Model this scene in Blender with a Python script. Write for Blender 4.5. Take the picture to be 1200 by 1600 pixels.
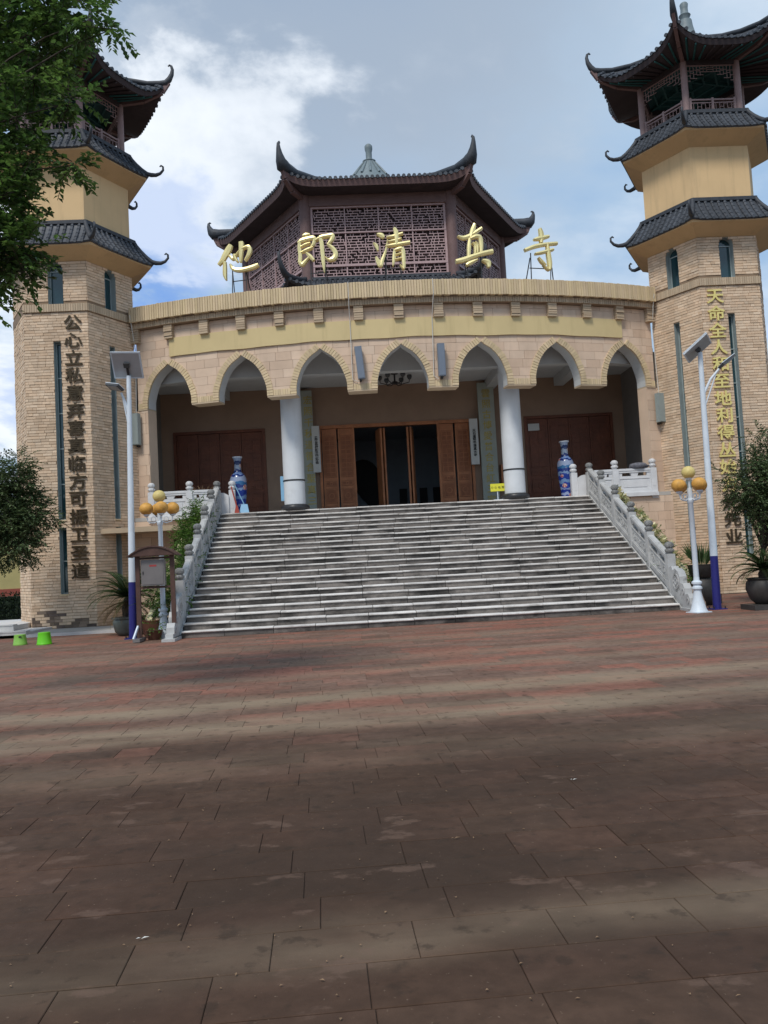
import bpy, math, random
from mathutils import Vector, Matrix, noise
RD = random.Random(11)
sc = bpy.context.scene
for o in list(bpy.data.objects): bpy.data.objects.remove(o)
PI = math.pi; rad = math.radians
# ------------------------------------------------------------------ camera
cam_d = bpy.data.cameras.new('camera'); cam = bpy.data.objects.new('camera', cam_d); sc.collection.objects.link(cam)
cam_d.sensor_fit = 'VERTICAL'; cam_d.sensor_height = 24.0; cam_d.lens = 24.0 * 1300 / 1600
cam_d.clip_end = 3000; cam_d.clip_start = .05
YAW, PITCH, ROLL = .0432, .0608, .0539
_f = Vector((math.sin(YAW) * math.cos(PITCH), math.cos(YAW) * math.cos(PITCH), math.sin(PITCH)))
_r = Vector((math.cos(YAW), -math.sin(YAW), 0)); _u = _r.cross(_f)
_r2 = math.cos(ROLL) * _r - math.sin(ROLL) * _u; _u2 = math.cos(ROLL) * _u + math.sin(ROLL) * _r
cam.matrix_world = Matrix(((_r2.x, _u2.x, -_f.x, -1.905), (_r2.y, _u2.y, -_f.y, 0), (_r2.z, _u2.z, -_f.z, 1.52), (0, 0, 0, 1)))
sc.camera = cam
# ------------------------------------------------------------------ world: bright broken cloud
SUN_EL, SUN_AZ = rad(54), rad(208)          # azimuth clockwise from +Y (north): behind the viewer, a little left
w = bpy.data.worlds.new('World'); sc.world = w; w.use_nodes = True
nt = w.node_tree; N = nt.nodes; L = nt.links; N.clear()
def wn(t, **k):
    n = N.new(t)
    for a, b in k.items(): setattr(n, a, b)
    return n
sky = wn('ShaderNodeTexSky', sky_type='NISHITA', sun_disc=False, sun_elevation=SUN_EL, sun_rotation=SUN_AZ, air_density=1.0, dust_density=.6, ozone_density=1.6)
tc = wn('ShaderNodeTexCoord')
def wmath(op, a, b=None, c=None):
    n = wn('ShaderNodeMath', operation=op)
    for i, x in enumerate((a, b, c)):
        if x is None: continue
        if isinstance(x, (int, float)): n.inputs[i].default_value = x
        else: L.new(x, n.inputs[i])
    return n.outputs[0]
sep = wn('ShaderNodeSeparateXYZ'); L.new(tc.outputs['Generated'], sep.inputs[0])
zc = wmath('ADD', wmath('MAXIMUM', sep.outputs[2], 0.0), .22)
pxx = wmath('DIVIDE', sep.outputs[0], zc); pyy = wmath('DIVIDE', sep.outputs[1], zc)
comb = wn('ShaderNodeCombineXYZ'); L.new(pxx, comb.inputs[0]); L.new(pyy, comb.inputs[1])
def wnoise(scale, detail, rough, dist, off):
    m = wn('ShaderNodeMapping'); m.inputs['Location'].default_value = off; L.new(comb.outputs[0], m.inputs[0])
    n = wn('ShaderNodeTexNoise'); n.inputs['Scale'].default_value = scale; n.inputs['Detail'].default_value = detail
    n.inputs['Roughness'].default_value = rough; n.inputs['Distortion'].default_value = dist
    L.new(m.outputs[0], n.inputs[0]); return n.outputs['Fac']
n_big = wnoise(.9, 3, .5, .2, (2.3, .4, 0)); n_mid = wnoise(2.3, 8, .56, .15, (7.1, 3.3, 0)); n_soft = wnoise(1.4, 4, .5, .3, (1.2, 9.7, 0))
def blob(d, a0, a1):                          # soft cap of sky round a direction, ragged by the cloud noise
    v = Vector(d).normalized(); dp = wn('ShaderNodeVectorMath', operation='DOT_PRODUCT'); L.new(tc.outputs['Generated'], dp.inputs[0]); dp.inputs[1].default_value = v
    x = wmath('ADD', dp.outputs['Value'], wmath('MULTIPLY', wmath('SUBTRACT', n_mid, .5), .10))
    mr = wn('ShaderNodeMapRange', interpolation_type='SMOOTHSTEP'); L.new(x, mr.inputs[0])
    mr.inputs[1].default_value = math.cos(rad(a1)); mr.inputs[2].default_value = math.cos(rad(a0)); return mr.outputs[0]
def pdir(px, py): return _f + _r2 * (px - 600) / 1300 + _u2 * (800 - py) / 1300
def ramp(fac, pts):
    r = wn('ShaderNodeValToRGB'); e = r.color_ramp.elements
    while len(e) < len(pts): e.new(.5)
    for i, (p, c) in enumerate(pts): e[i].position = p; e[i].color = (*c, 1)
    L.new(fac, r.inputs[0]); return r.outputs[0]
def mix(f, a, b):
    m = wn('ShaderNodeMix', data_type='RGBA'); L.new(f, m.inputs[0])
    for i, x in ((6, a), (7, b)):
        if isinstance(x, tuple): m.inputs[i].default_value = (*x, 1)
        else: L.new(x, m.inputs[i])
    return m.outputs[2]
def rng(v, a, b):
    mr = wn('ShaderNodeMapRange', interpolation_type='SMOOTHSTEP'); L.new(v, mr.inputs[0]); mr.inputs[1].default_value = a; mr.inputs[2].default_value = b; return mr.outputs[0]
K = 1 / .12
def kc(r, g, b): return (r * K, g * K, b * K)
blue = mix(rng(n_soft, .35, .65), kc(.24, .40, .64), kc(.33, .49, .70))      # thin veil over blue
veil = wmath('ADD', wmath('MULTIPLY', n_big, .55), wmath('MULTIPLY', n_mid, .45))
body = mix(rng(veil, .36, .60), blue, kc(.45, .58, .73))
white = wmath('ADD', wmath('MULTIPLY', n_mid, .7), wmath('MULTIPLY', n_soft, .3))
b1 = blob(pdir(370, 290), 2, 10); b2 = blob(pdir(20, 560), 3, 12); b3 = blob(pdir(300, 180), 2, 8)
bl = wmath('MAXIMUM', b1, wmath('MAXIMUM', b2, wmath('MULTIPLY', b3, .45)))
wfac = rng(wmath('ADD', white, wmath('MULTIPLY', bl, .15)), .49, .72); wf = wmath('MULTIPLY', wfac, wmath('ADD', wmath('MULTIPLY', bl, .4), .6))
gr = mix(wmath('MULTIPLY', blob(pdir(520, -60), 4, 22), .75), body, kc(.34, .40, .49))   # grey cloud base overhead
gy = mix(wf, gr, kc(.88, .93, .99))
deep = blob(pdir(215, 500), 1, 8)
db = mix(wmath('MULTIPLY', deep, wmath('SUBTRACT', 1.0, wmath('MULTIPLY', wfac, .6))), gy, kc(.17, .34, .74))
hz = mix(rng(sep.outputs[2], .16, -.02), db, kc(.72, .78, .84))
fin = wn('ShaderNodeMix', data_type='RGBA'); fin.inputs[0].default_value = .93; L.new(sky.outputs[0], fin.inputs[6]); L.new(hz, fin.inputs[7])
bg = wn('ShaderNodeBackground'); bg.inputs[1].default_value = .12; L.new(fin.outputs[2], bg.inputs[0])
out = wn('ShaderNodeOutputWorld'); L.new(bg.outputs[0], out.inputs[0])
# ------------------------------------------------------------------ sun (veiled), exposure
sd = bpy.data.lights.new('sun', 'SUN'); sd.energy = 2.3; sd.angle = rad(14); sd.color = (1, .95, .87)
so = bpy.data.objects.new('sun', sd); sc.collection.objects.link(so)
sdir = Vector((math.sin(SUN_AZ) * math.cos(SUN_EL), math.cos(SUN_AZ) * math.cos(SUN_EL), math.sin(SUN_EL)))
so.rotation_euler = (-sdir).to_track_quat('-Z', 'Y').to_euler(); so.location = (0, 0, 60)
vs = sc.view_settings; vs.view_transform = 'Standard'; vs.look = 'None'; vs.exposure = .18; vs.gamma = 1; vs.use_curve_mapping = False
sc.render.engine = 'CYCLES'; sc.cycles.max_bounces = 6; sc.cycles.diffuse_bounces = 4; sc.cycles.use_denoising = True

# ================================================================== materials
M = {}
def mat(name, col, rough=.75, metal=0, var=.15, vscale=3., tone=0., col2=None, bump=0., bscale=40., stain=0., stcol=(.02, .02, .018), stscale=1.5, stth=.55, spec=.35, coat=0., transl=0., fine=0., streak=0., stkcol=(.03, .027, .024), stkmap=(3, 3, .25), stkth=.52):
    m = bpy.data.materials.new(name); m.use_nodes = True; n = m.node_tree.nodes; l = m.node_tree.links
    b = n['Principled BSDF']; b.inputs['Roughness'].default_value = rough; b.inputs['Metallic'].default_value = metal
    b.inputs['Specular IOR Level'].default_value = spec; b.inputs['Coat Weight'].default_value = coat
    geo = n.new('ShaderNodeNewGeometry')
    def ns(scale, det=4):
        t = n.new('ShaderNodeTexNoise'); t.inputs['Scale'].default_value = scale; t.inputs['Detail'].default_value = det; t.inputs['Roughness'].default_value = .6
        l.new(geo.outputs['Position'], t.inputs[0]); return t.outputs['Fac']
    def mr(f, a, b_, c, d):
        r = n.new('ShaderNodeMapRange'); l.new(f, r.inputs[0])
        for i, x in enumerate((a, b_, c, d)): r.inputs[i + 1].default_value = x
        return r.outputs[0]
    def mx(f, a, b_, mode='MIX'):
        q = n.new('ShaderNodeMix'); q.data_type = 'RGBA'; q.blend_type = mode
        for i, x in ((0, f), (6, a), (7, b_)):
            if isinstance(x, (int, float)): q.inputs[i].default_value = x
            elif isinstance(x, tuple): q.inputs[i].default_value = (*x, 1)
            else: l.new(x, q.inputs[i])
        return q.outputs[2]
    c = (col[0], col[1], col[2])
    tf = None
    if tone or col2:
        at = n.new('ShaderNodeAttribute'); at.attribute_name = 'tone'; oi = n.new('ShaderNodeObjectInfo')
        ad = n.new('ShaderNodeMath'); ad.operation = 'ADD'; l.new(at.outputs['Fac'], ad.inputs[0]); l.new(oi.outputs['Random'], ad.inputs[1])
        fr = n.new('ShaderNodeMath'); fr.operation = 'FRACT'; l.new(ad.outputs[0], fr.inputs[0]); tf = fr.outputs[0]
    cur = c
    if col2: cur = mx(tf, c, col2)
    if tone:
        t2 = n.new('ShaderNodeMath'); t2.operation = 'MULTIPLY'; l.new(tf, t2.inputs[0]); t2.inputs[1].default_value = 7.31
        t3 = n.new('ShaderNodeMath'); t3.operation = 'FRACT'; l.new(t2.outputs[0], t3.inputs[0])
        g = n.new('ShaderNodeCombineColor'); v = mr(t3.outputs[0], 0, 1, 1 - tone, 1 + tone)
        for i in range(3): l.new(v, g.inputs[i])
        cur = mx(1., cur, g.outputs[0], 'MULTIPLY')
    if var:
        g = n.new('ShaderNodeCombineColor'); v = mr(ns(vscale, 5), .25, .75, 1 - var, 1 + var)
        for i in range(3): l.new(v, g.inputs[i])
        cur = mx(1., cur, g.outputs[0], 'MULTIPLY')
    if fine:
        g = n.new('ShaderNodeCombineColor'); v = mr(ns(vscale * 14, 3), .25, .75, 1 - fine, 1 + fine)
        for i in range(3): l.new(v, g.inputs[i])
        cur = mx(1., cur, g.outputs[0], 'MULTIPLY')
    if stain: cur = mx(mr(ns(stscale, 7), stth, stth + .13, 0, stain), cur, stcol)
    if streak:
        mp = n.new('ShaderNodeMapping'); mp.inputs['Scale'].default_value = stkmap; l.new(geo.outputs['Position'], mp.inputs[0])
        t = n.new('ShaderNodeTexNoise'); t.inputs['Scale'].default_value = 1.; t.inputs['Detail'].default_value = 6; t.inputs['Roughness'].default_value = .65; l.new(mp.outputs[0], t.inputs[0])
        cur = mx(mr(t.outputs['Fac'], stkth, stkth + .16, 0, streak), cur, stkcol)
    if isinstance(cur, tuple): b.inputs['Base Color'].default_value = (*cur, 1)
    else: l.new(cur, b.inputs['Base Color'])
    if bump:
        bp = n.new('ShaderNodeBump'); bp.inputs['Strength'].default_value = bump; bp.inputs['Distance'].default_value = .02
        l.new(ns(bscale, 5), bp.inputs['Height']); l.new(bp.outputs[0], b.inputs['Normal'])
    if transl:
        tr = n.new('ShaderNodeBsdfTranslucent'); ms = n.new('ShaderNodeMixShader'); ms.inputs[0].default_value = transl
        if isinstance(cur, tuple): tr.inputs[0].default_value = (*cur, 1)
        else: l.new(cur, tr.inputs[0])
        l.new(b.outputs[0], ms.inputs[1]); l.new(tr.outputs[0], ms.inputs[2]); l.new(ms.outputs[0], n['Material Output'].inputs[0])
    M[name] = m; m['_cur'] = 0
    return m
mat('soil', (.09, .075, .055), .95, var=.3, vscale=.4)
mat('mortar_bed', (.052, .036, .026), .95, var=.3)
mat('brick', (.62, .445, .30), .8, streak=.2, stkcol=(.25, .17, .11), stkmap=(2.5, 2.5, .2), var=.14, vscale=.9, tone=.13, col2=(.68, .525, .38), bump=.35, bscale=60, stain=.16, stcol=(.2, .13, .08), stscale=.5, stth=.56)
mat('brick_mortar', (.27, .19, .125), .95, var=.2, vscale=2)
mat('dirty_brick', (.27, .20, .145), .9, tone=.35, col2=(.10, .075, .065), var=.3, vscale=3, bump=.3)
mat('soldier', (.62, .48, .31), .75, streak=.22, stkcol=(.22, .16, .10), stkmap=(4, 4, .5), var=.12, vscale=1.2, tone=.10, col2=(.60, .47, .28), bump=.2, bscale=50)
mat('soldier_dull', (.46, .35, .24), .8, var=.12, vscale=1.2, tone=.12, col2=(.46, .36, .25), bump=.2, bscale=50)
mat('cladding', (.60, .435, .315), .7, streak=.2, stkcol=(.30, .2, .13), stkmap=(3, 3, .3), var=.10, vscale=1.6, tone=.07, col2=(.64, .49, .37), bump=.12, bscale=30)
mat('joint', (.24, .17, .12), .95, var=.2)
mat('yellow_plaster', (.68, .475, .255), .8, streak=.22, stkcol=(.30, .21, .12), stkmap=(5, 5, .35), var=.08, vscale=.8, bump=.05, stain=.10, stcol=(.3, .2, .1), stscale=.8)
mat('soffit_plaster', (.58, .40, .215), .85, streak=.2, stkcol=(.28, .19, .11), stkmap=(4, 4, 1), var=.08, vscale=1)
mat('roof_tile', (.055, .062, .075), .55, var=.25, vscale=4, tone=.22, bump=.2, bscale=30, spec=.4)
mat('ridge_tile', (.045, .05, .06), .6, var=.3, vscale=5, bump=.25, bscale=25)
mat('red_wood', (.17, .105, .10), .65, var=.15, vscale=3, bump=.08)
mat('pale_red', (.30, .20, .19), .6, var=.12, vscale=3)
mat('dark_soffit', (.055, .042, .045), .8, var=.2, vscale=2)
mat('teal_paint', (.03, .12, .12), .6, var=.25, vscale=5)
mat('lattice', (.44, .31, .31), .6, var=.12, vscale=5, tone=.1)
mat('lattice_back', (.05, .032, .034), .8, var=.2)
mat('gold', (.92, .79, .38), .36, metal=.45, var=.10, vscale=5, spec=.6)
mat('gold_side', (.25, .16, .05), .5, metal=.5, var=.1)
mat('gold_dark_reflect', (.06, .042, .022), .45, metal=.4, var=.6, vscale=7)  # gold lettering with a dark tree reflection put into its colour
mat('gold_board', (.62, .49, .255), .5, streak=.25, stkcol=(.34, .26, .12), stkmap=(3, 3, .3), var=.07, vscale=.7, spec=.3)
mat('steel_dark', (.05, .05, .052), .5, metal=.6, var=.1)
mat('white_column', (.62, .64, .66), .55, streak=.2, stkcol=(.33, .33, .33), stkmap=(6, 6, .4), stkth=.55, var=.06, vscale=2, stain=.18, stcol=(.3, .3, .3), stscale=2.2, stth=.6)
mat('black_stone', (.035, .036, .04), .35, var=.3, vscale=8)
mat('marble', (.43, .43, .425), .6, var=.16, vscale=3, stain=.75, stcol=(.16, .16, .15), stscale=3.2, stth=.56, bump=.15, bscale=30)
mat('marble_dark', (.13, .13, .125), .8, var=.3, vscale=6)
mat('marble_clean', (.62, .62, .63), .55, var=.1, vscale=3, stain=.3, stcol=(.3, .29, .27), stscale=4, stth=.6)
mat('tread', (.62, .59, .56), .7, streak=.65, stkcol=(.14, .12, .10), stkmap=(1.3, 2.0, 2.0), stkth=.53, var=.18, vscale=2.2, tone=.10, stain=.45, stcol=(.16, .15, .14), stscale=1.8, stth=.57, bump=.15)
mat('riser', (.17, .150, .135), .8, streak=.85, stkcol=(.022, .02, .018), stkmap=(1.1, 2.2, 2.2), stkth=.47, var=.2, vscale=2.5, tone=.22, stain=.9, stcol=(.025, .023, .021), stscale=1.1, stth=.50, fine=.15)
mat('core', (.04, .038, .036), .95, var=.2)
mat('ceiling', (.50, .51, .51), .8, var=.05)
mat('brown_wall', (.29, .195, .135), .5, var=.15, vscale=1.2)
mat('grey_wall', (.19, .175, .16), .8, var=.1)
mat('landing', (.42, .40, .37), .6, var=.15)
mat('wood_door', (.40, .16, .07), .5, var=.3, vscale=3, bump=.1, fine=.2)
mat('wood_carve', (.27, .10, .045), .6, var=.3, vscale=9)
mat('wood_shaded', (.15, .05, .025), .5, var=.3, vscale=3, bump=.1, fine=.2)  # door wood for the side leaves, porch shade put into its colour
mat('room_blue', (.30, .36, .42), .8, var=.1)
mat('dark_thing', (.02, .02, .022), .6, var=.1)
mat('board_grey', (.33, .36, .32), .6, var=.08)
mat('board_gold', (.42, .34, .10), .5, metal=.3, var=.2)
mat('plaque_white', (.55, .56, .54), .5, var=.05)
mat('ink', (.015, .015, .015), .6, var=0)
mat('sign_yellow', (.70, .66, .05), .5, var=.05)
mat('window_frame', (.36, .42, .42), .5, metal=.2, var=.1)
mat('teal_glass', (.012, .045, .055), .06, var=.4, vscale=1.2, spec=.8)
mat('lamp_white', (.62, .68, .74), .4, var=.06, vscale=3, stain=.15, stcol=(.35, .36, .36), stscale=5)
mat('lamp_blue', (.022, .022, .16), .4, var=.08)
mat('solar_back', (.40, .42, .44), .45, metal=.3, var=.1)
mat('solar_cell', (.02, .025, .05), .15, var=.1)
mat('led_grey', (.06, .062, .065), .4, var=.1)
mat('globe_orange', (.56, .29, .06), .55, var=.3, vscale=9, spec=.35, coat=0.)
mat('globe_yellow', (.60, .48, .18), .5, var=.12, vscale=8, spec=.35, coat=0.)
mat('notice_brown', (.085, .045, .035), .5, var=.25, vscale=6)
mat('notice_box', (.20, .185, .18), .4, metal=.3, var=.1)
mat('label_red', (.35, .05, .05), .6, var=.1)
mat('green_plastic', (.13, .55, .01), .4, var=.03, spec=.5)
mat('green_dull', (.22, .46, .07), .45, var=.06, spec=.5)
mat('pot_dark', (.05, .045, .042), .5, var=.3, vscale=5, bump=.2)
mat('pot_green', (.10, .12, .11), .35, var=.2, vscale=5)
mat('pot_brown', (.12, .05, .03), .6, var=.2)
mat('bark', (.055, .042, .032), .9, var=.3, vscale=8, bump=.5, bscale=20)
mat('leaf', (.028, .062, .014), .5, var=.35, vscale=1.1, tone=.45, col2=(.065, .115, .022), transl=.28, spec=.4)
mat('leaf_near', (.045, .10, .026), .42, var=.35, vscale=2.0, tone=.55, col2=(.12, .21, .045), transl=.4, spec=.4)
mat('leaf_grey', (.055, .092, .036), .55, var=.3, vscale=1.5, tone=.4, col2=(.11, .155, .06), transl=.22, spec=.4)
mat('leaf_bright', (.055, .125, .018), .5, var=.3, vscale=3, tone=.45, col2=(.11, .20, .035), transl=.3)
mat('frond', (.035, .075, .022), .5, var=.3, vscale=2, tone=.3, col2=(.075, .12, .035), transl=.2)
mat('frond_dry', (.18, .13, .06), .7, var=.3, vscale=3, tone=.3)
mat('petal', (.70, .66, .42), .6, var=.15, vscale=5, tone=.15, transl=.2)
mat('dry_twig', (.22, .14, .08), .8, var=.2)
mat('hedge_leaf', (.018, .036, .014), .6, var=.3, tone=.4, transl=.15)
mat('wall_yellow', (.42, .36, .16), .85, var=.2, vscale=.8)
mat('wall_red', (.26, .07, .05), .85, var=.2, vscale=.8)
mat('kerb_white', (.55, .54, .53), .75, var=.12, vscale=2, stain=.3, stcol=(.25, .23, .21))
mat('finial_grey', (.17, .21, .225), .55, var=.2, vscale=4)
mat('cap_stone', (.20, .20, .195), .75, var=.45, vscale=16, bump=.3)
mat('gold_text', (.90, .70, .24), .3, metal=.6, var=.12, vscale=4, spec=.6)
mat('speaker_grey', (.16, .19, .24), .5, var=.06)
mat('speaker_pale', (.27, .31, .30), .5, var=.06)
mat('cable_white', (.60, .58, .54), .6, var=.05)
mat('dustpan_blue', (.22, .42, .60), .4, var=.05)
mat('broom_red', (.38, .07, .05), .5, var=.1)
mat('cushion', (.13, .13, .15), .9, var=.5, vscale=18)
mat('porcelain_white', (.62, .66, .72), .2, var=.05)
# vase: blue and white porcelain with bands and red flowers
def vase_mat():
    m = bpy.data.materials.new('porcelain'); m.use_nodes = True; n = m.node_tree.nodes; l = m.node_tree.links; b = n['Principled BSDF']
    b.inputs['Roughness'].default_value = .18; tcn = n.new('ShaderNodeTexCoord'); sp = n.new('ShaderNodeSeparateXYZ'); l.new(tcn.outputs['Object'], sp.inputs[0])
    wv = n.new('ShaderNodeTexNoise'); wv.inputs['Scale'].default_value = 5.5; wv.inputs['Detail'].default_value = 3; l.new(tcn.outputs['Object'], wv.inputs[0])
    r = n.new('ShaderNodeValToRGB'); e = r.color_ramp.elements; r.color_ramp.interpolation = 'CONSTANT'
    pts = [(0, (.02, .05, .25)), (.05, (.45, .5, .6)), (.09, (.02, .05, .28)), (.15, (.4, .47, .58)), (.18, (.03, .08, .35)), (.26, (.25, .4, .55)), (.33, (.02, .06, .30)), (.42, (.3, .42, .55)), (.46, (.02, .05, .22)), (.52, (.05, .2, .35)), (.57, (.45, .5, .55)), (.66, (.02, .05, .2)), (.69, (.3, .42, .6)), (.73, (.02, .04, .15)), (.78, (.4, .45, .45)), (.86, (.03, .06, .14)), (.92, (.42, .48, .5))]
    while len(e) < len(pts): e.new(.5)
    for i, (p, c) in enumerate(pts): e[i].position = p; e[i].color = (c[0] * .6, c[1] * .65, c[2] * .85, 1)
    a = n.new('ShaderNodeMath'); a.operation = 'DIVIDE'; l.new(sp.outputs[2], a.inputs[0]); a.inputs[1].default_value = 1.92
    a2 = n.new('ShaderNodeMath'); a2.operation = 'MULTIPLY_ADD'; l.new(wv.outputs['Fac'], a2.inputs[0]); a2.inputs[1].default_value = .14; l.new(a.outputs[0], a2.inputs[2])
    a3 = n.new('ShaderNodeMath'); a3.operation = 'SUBTRACT'; l.new(a2.outputs[0], a3.inputs[0]); a3.inputs[1].default_value = .07; l.new(a3.outputs[0], r.inputs[0])
    vo = n.new('ShaderNodeTexVoronoi'); vo.inputs['Scale'].default_value = 3.6; l.new(tcn.outputs['Object'], vo.inputs[0])
    mr = n.new('ShaderNodeMapRange'); l.new(vo.outputs['Distance'], mr.inputs[0]); mr.inputs[1].default_value = .36; mr.inputs[2].default_value = .28
    n2 = n.new('ShaderNodeTexNoise'); n2.inputs['Scale'].default_value = 22; l.new(tcn.outputs['Object'], n2.inputs[0])
    fc = n.new('ShaderNodeValToRGB'); fc.color_ramp.elements[0].position = .42; fc.color_ramp.elements[0].color = (.45, .07, .06, 1); fc.color_ramp.elements[1].position = .55; fc.color_ramp.elements[1].color = (.6, .5, .45, 1); l.new(n2.outputs['Fac'], fc.inputs[0])
    mx = n.new('ShaderNodeMix'); mx.data_type = 'RGBA'; l.new(mr.outputs[0], mx.inputs[0]); l.new(r.outputs[0], mx.inputs[6]); l.new(fc.outputs[0], mx.inputs[7]); l.new(mx.outputs[2], b.inputs['Base Color'])
    M['porcelain'] = m
vase_mat()
# paving: red and brown sandstone slabs with pale mud tracks dried on them and damp patches, plus tree shade painted into the near slabs
def paver_mat():
    m = bpy.data.materials.new('paver'); m.use_nodes = True; n = m.node_tree.nodes; l = m.node_tree.links; b = n['Principled BSDF']
    b.inputs['Specular IOR Level'].default_value = .12
    geo = n.new('ShaderNodeNewGeometry'); at = n.new('ShaderNodeAttribute'); at.attribute_name = 'tone'; oi = n.new('ShaderNodeObjectInfo')
    def mth(op, a, b_=None, c=None):
        q = n.new('ShaderNodeMath'); q.operation = op
        for i, x in enumerate((a, b_, c)):
            if x is None: continue
            if isinstance(x, (int, float)): q.inputs[i].default_value = x
            else: l.new(x, q.inputs[i])
        return q.outputs[0]
    def ns(sc_, det, mapscale=(1, 1, 1), rot=0, loc=(0, 0, 0)):
        mp = n.new('ShaderNodeMapping'); mp.inputs['Scale'].default_value = mapscale; mp.inputs['Rotation'].default_value = (0, 0, rot); mp.inputs['Location'].default_value = loc
        l.new(geo.outputs['Position'], mp.inputs[0]); t = n.new('ShaderNodeTexNoise'); t.inputs['Scale'].default_value = sc_; t.inputs['Detail'].default_value = det; t.inputs['Roughness'].default_value = .6
        l.new(mp.outputs[0], t.inputs[0]); return t.outputs['Fac']
    def mr(f, a, b_, c=0., d=1.):
        r = n.new('ShaderNodeMapRange'); r.interpolation_type = 'SMOOTHSTEP'; l.new(f, r.inputs[0])
        for i, x in enumerate((a, b_, c, d)): r.inputs[i + 1].default_value = x
        return r.outputs[0]
    def mx(f, a, b_, mode='MIX'):
        q = n.new('ShaderNodeMix'); q.data_type = 'RGBA'; q.blend_type = mode
        for i, x in ((0, f), (6, a), (7, b_)):
            if isinstance(x, (int, float)): q.inputs[i].default_value = x
            elif isinstance(x, tuple): q.inputs[i].default_value = (*x, 1)
            else: l.new(x, q.inputs[i])
        return q.outputs[2]
    tone = mth('FRACT', mth('ADD', at.outputs['Fac'], oi.outputs['Random'])); t2 = mth('FRACT', mth('MULTIPLY', tone, 9.7))
    sp0 = n.new('ShaderNodeSeparateXYZ'); l.new(geo.outputs['Position'], sp0.inputs[0])
    unshaded = mr(mth('ADD', sp0.outputs[1], mth('MULTIPLY', mth('SUBTRACT', ns(.5, 5, (1, 1, 1), 0, (6, 2, 0)), .5), 5.)), 6.2, 10.5)
    c = mx(tone, (.066, .038, .025), (.084, .050, .034)); c = mx(unshaded, c, mx(tone, (.155, .092, .067), (.185, .120, .090)))  # near slabs get a darker base: tree shade painted into the colour
    spr = n.new('ShaderNodeSeparateXYZ'); l.new(geo.outputs['Position'], spr.inputs[0]); red = mth('MULTIPLY', mth('MULTIPLY', mr(t2, .15, .8), mr(ns(.35, 3, (1, 2.2, 1)), .36, .56)), mr(spr.outputs[1], 5.5, 10., .08, 1.))
    c = mx(red, c, (.245, .108, .076))
    g = n.new('ShaderNodeCombineColor'); v = mr(ns(.55, 5, (1, 2.5, 1), 0, (3, 1, 0)), .3, .72, .86, 1.16)
    for i in range(3): l.new(v, g.inputs[i])
    c = mx(1., c, g.outputs[0], 'MULTIPLY')
    g2 = n.new('ShaderNodeCombineColor'); v = mr(ns(9, 6), .3, .7, .85, 1.15)
    for i in range(3): l.new(v, g2.inputs[i])
    c = mx(1., c, g2.outputs[0], 'MULTIPLY')
    # dried pale mud: long streaks running across the square
    sp = n.new('ShaderNodeSeparateXYZ'); l.new(geo.outputs['Position'], sp.inputs[0])
    yr = mth('SUBTRACT', sp.outputs[1], mth('MULTIPLY', sp.outputs[0], .075))
    wob = mth('MULTIPLY', mth('SUBTRACT', ns(.25, 3), .5), 1.0)
    yy = mth('ADD', yr, wob); film = None
    for y0, hw, k in ((9.95, .5, .85), (8.45, .5, .8), (12.0, .35, .35), (13.6, .5, .25), (3.62, .26, .45), (6.9, .5, .22), (16.5, .6, .3)):
        d = mth('ABSOLUTE', mth('SUBTRACT', yy, y0)); s = mth('MULTIPLY', mr(d, hw * 1.5, hw * .2), k)
        film = s if film is None else mth('MAXIMUM', film, s)
    film = mth('MULTIPLY', film, mr(ns(1.3, 5, (.35, 1.6, 1)), .28, .6, .35, 1.))
    c = mx(film, c, (.27, .205, .14))
    damp_shade = mth('MULTIPLY', mr(ns(.30, 5, (1, 1.4, 1), .2, (8, 5, 0)), .40, .66), mr(sp.outputs[1], 11.0, 5.5, .12, .75))  # damp patches, strengthened towards the viewer as painted tree shade
    c = mx(damp_shade, c, (.042, .027, .019))
    c = mx(mr(ns(34, 3), .66, .74, 0, .7), c, (.19, .135, .095)); c = mx(mr(ns(7, 8, (1, 1, 1), 0, (4, 4, 0)), .56, .68, 0, .55), c, (.036, .025, .018)); c = mx(mr(ns(2.1, 9, (1, 1.6, 1), 0, (9, 4, 0)), .60, .66, 0, .45), c, (.15, .095, .07))
    l.new(c, b.inputs['Base Color'])
    ro = mr(ns(2.2, 4), .3, .7, .65, .9); l.new(ro, b.inputs['Roughness'])
    bp = n.new('ShaderNodeBump'); bp.inputs['Strength'].default_value = .25; bp.inputs['Distance'].default_value = .01; l.new(ns(28, 6), bp.inputs['Height']); l.new(bp.outputs[0], b.inputs['Normal'])
    M['paver'] = m
paver_mat()

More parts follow.
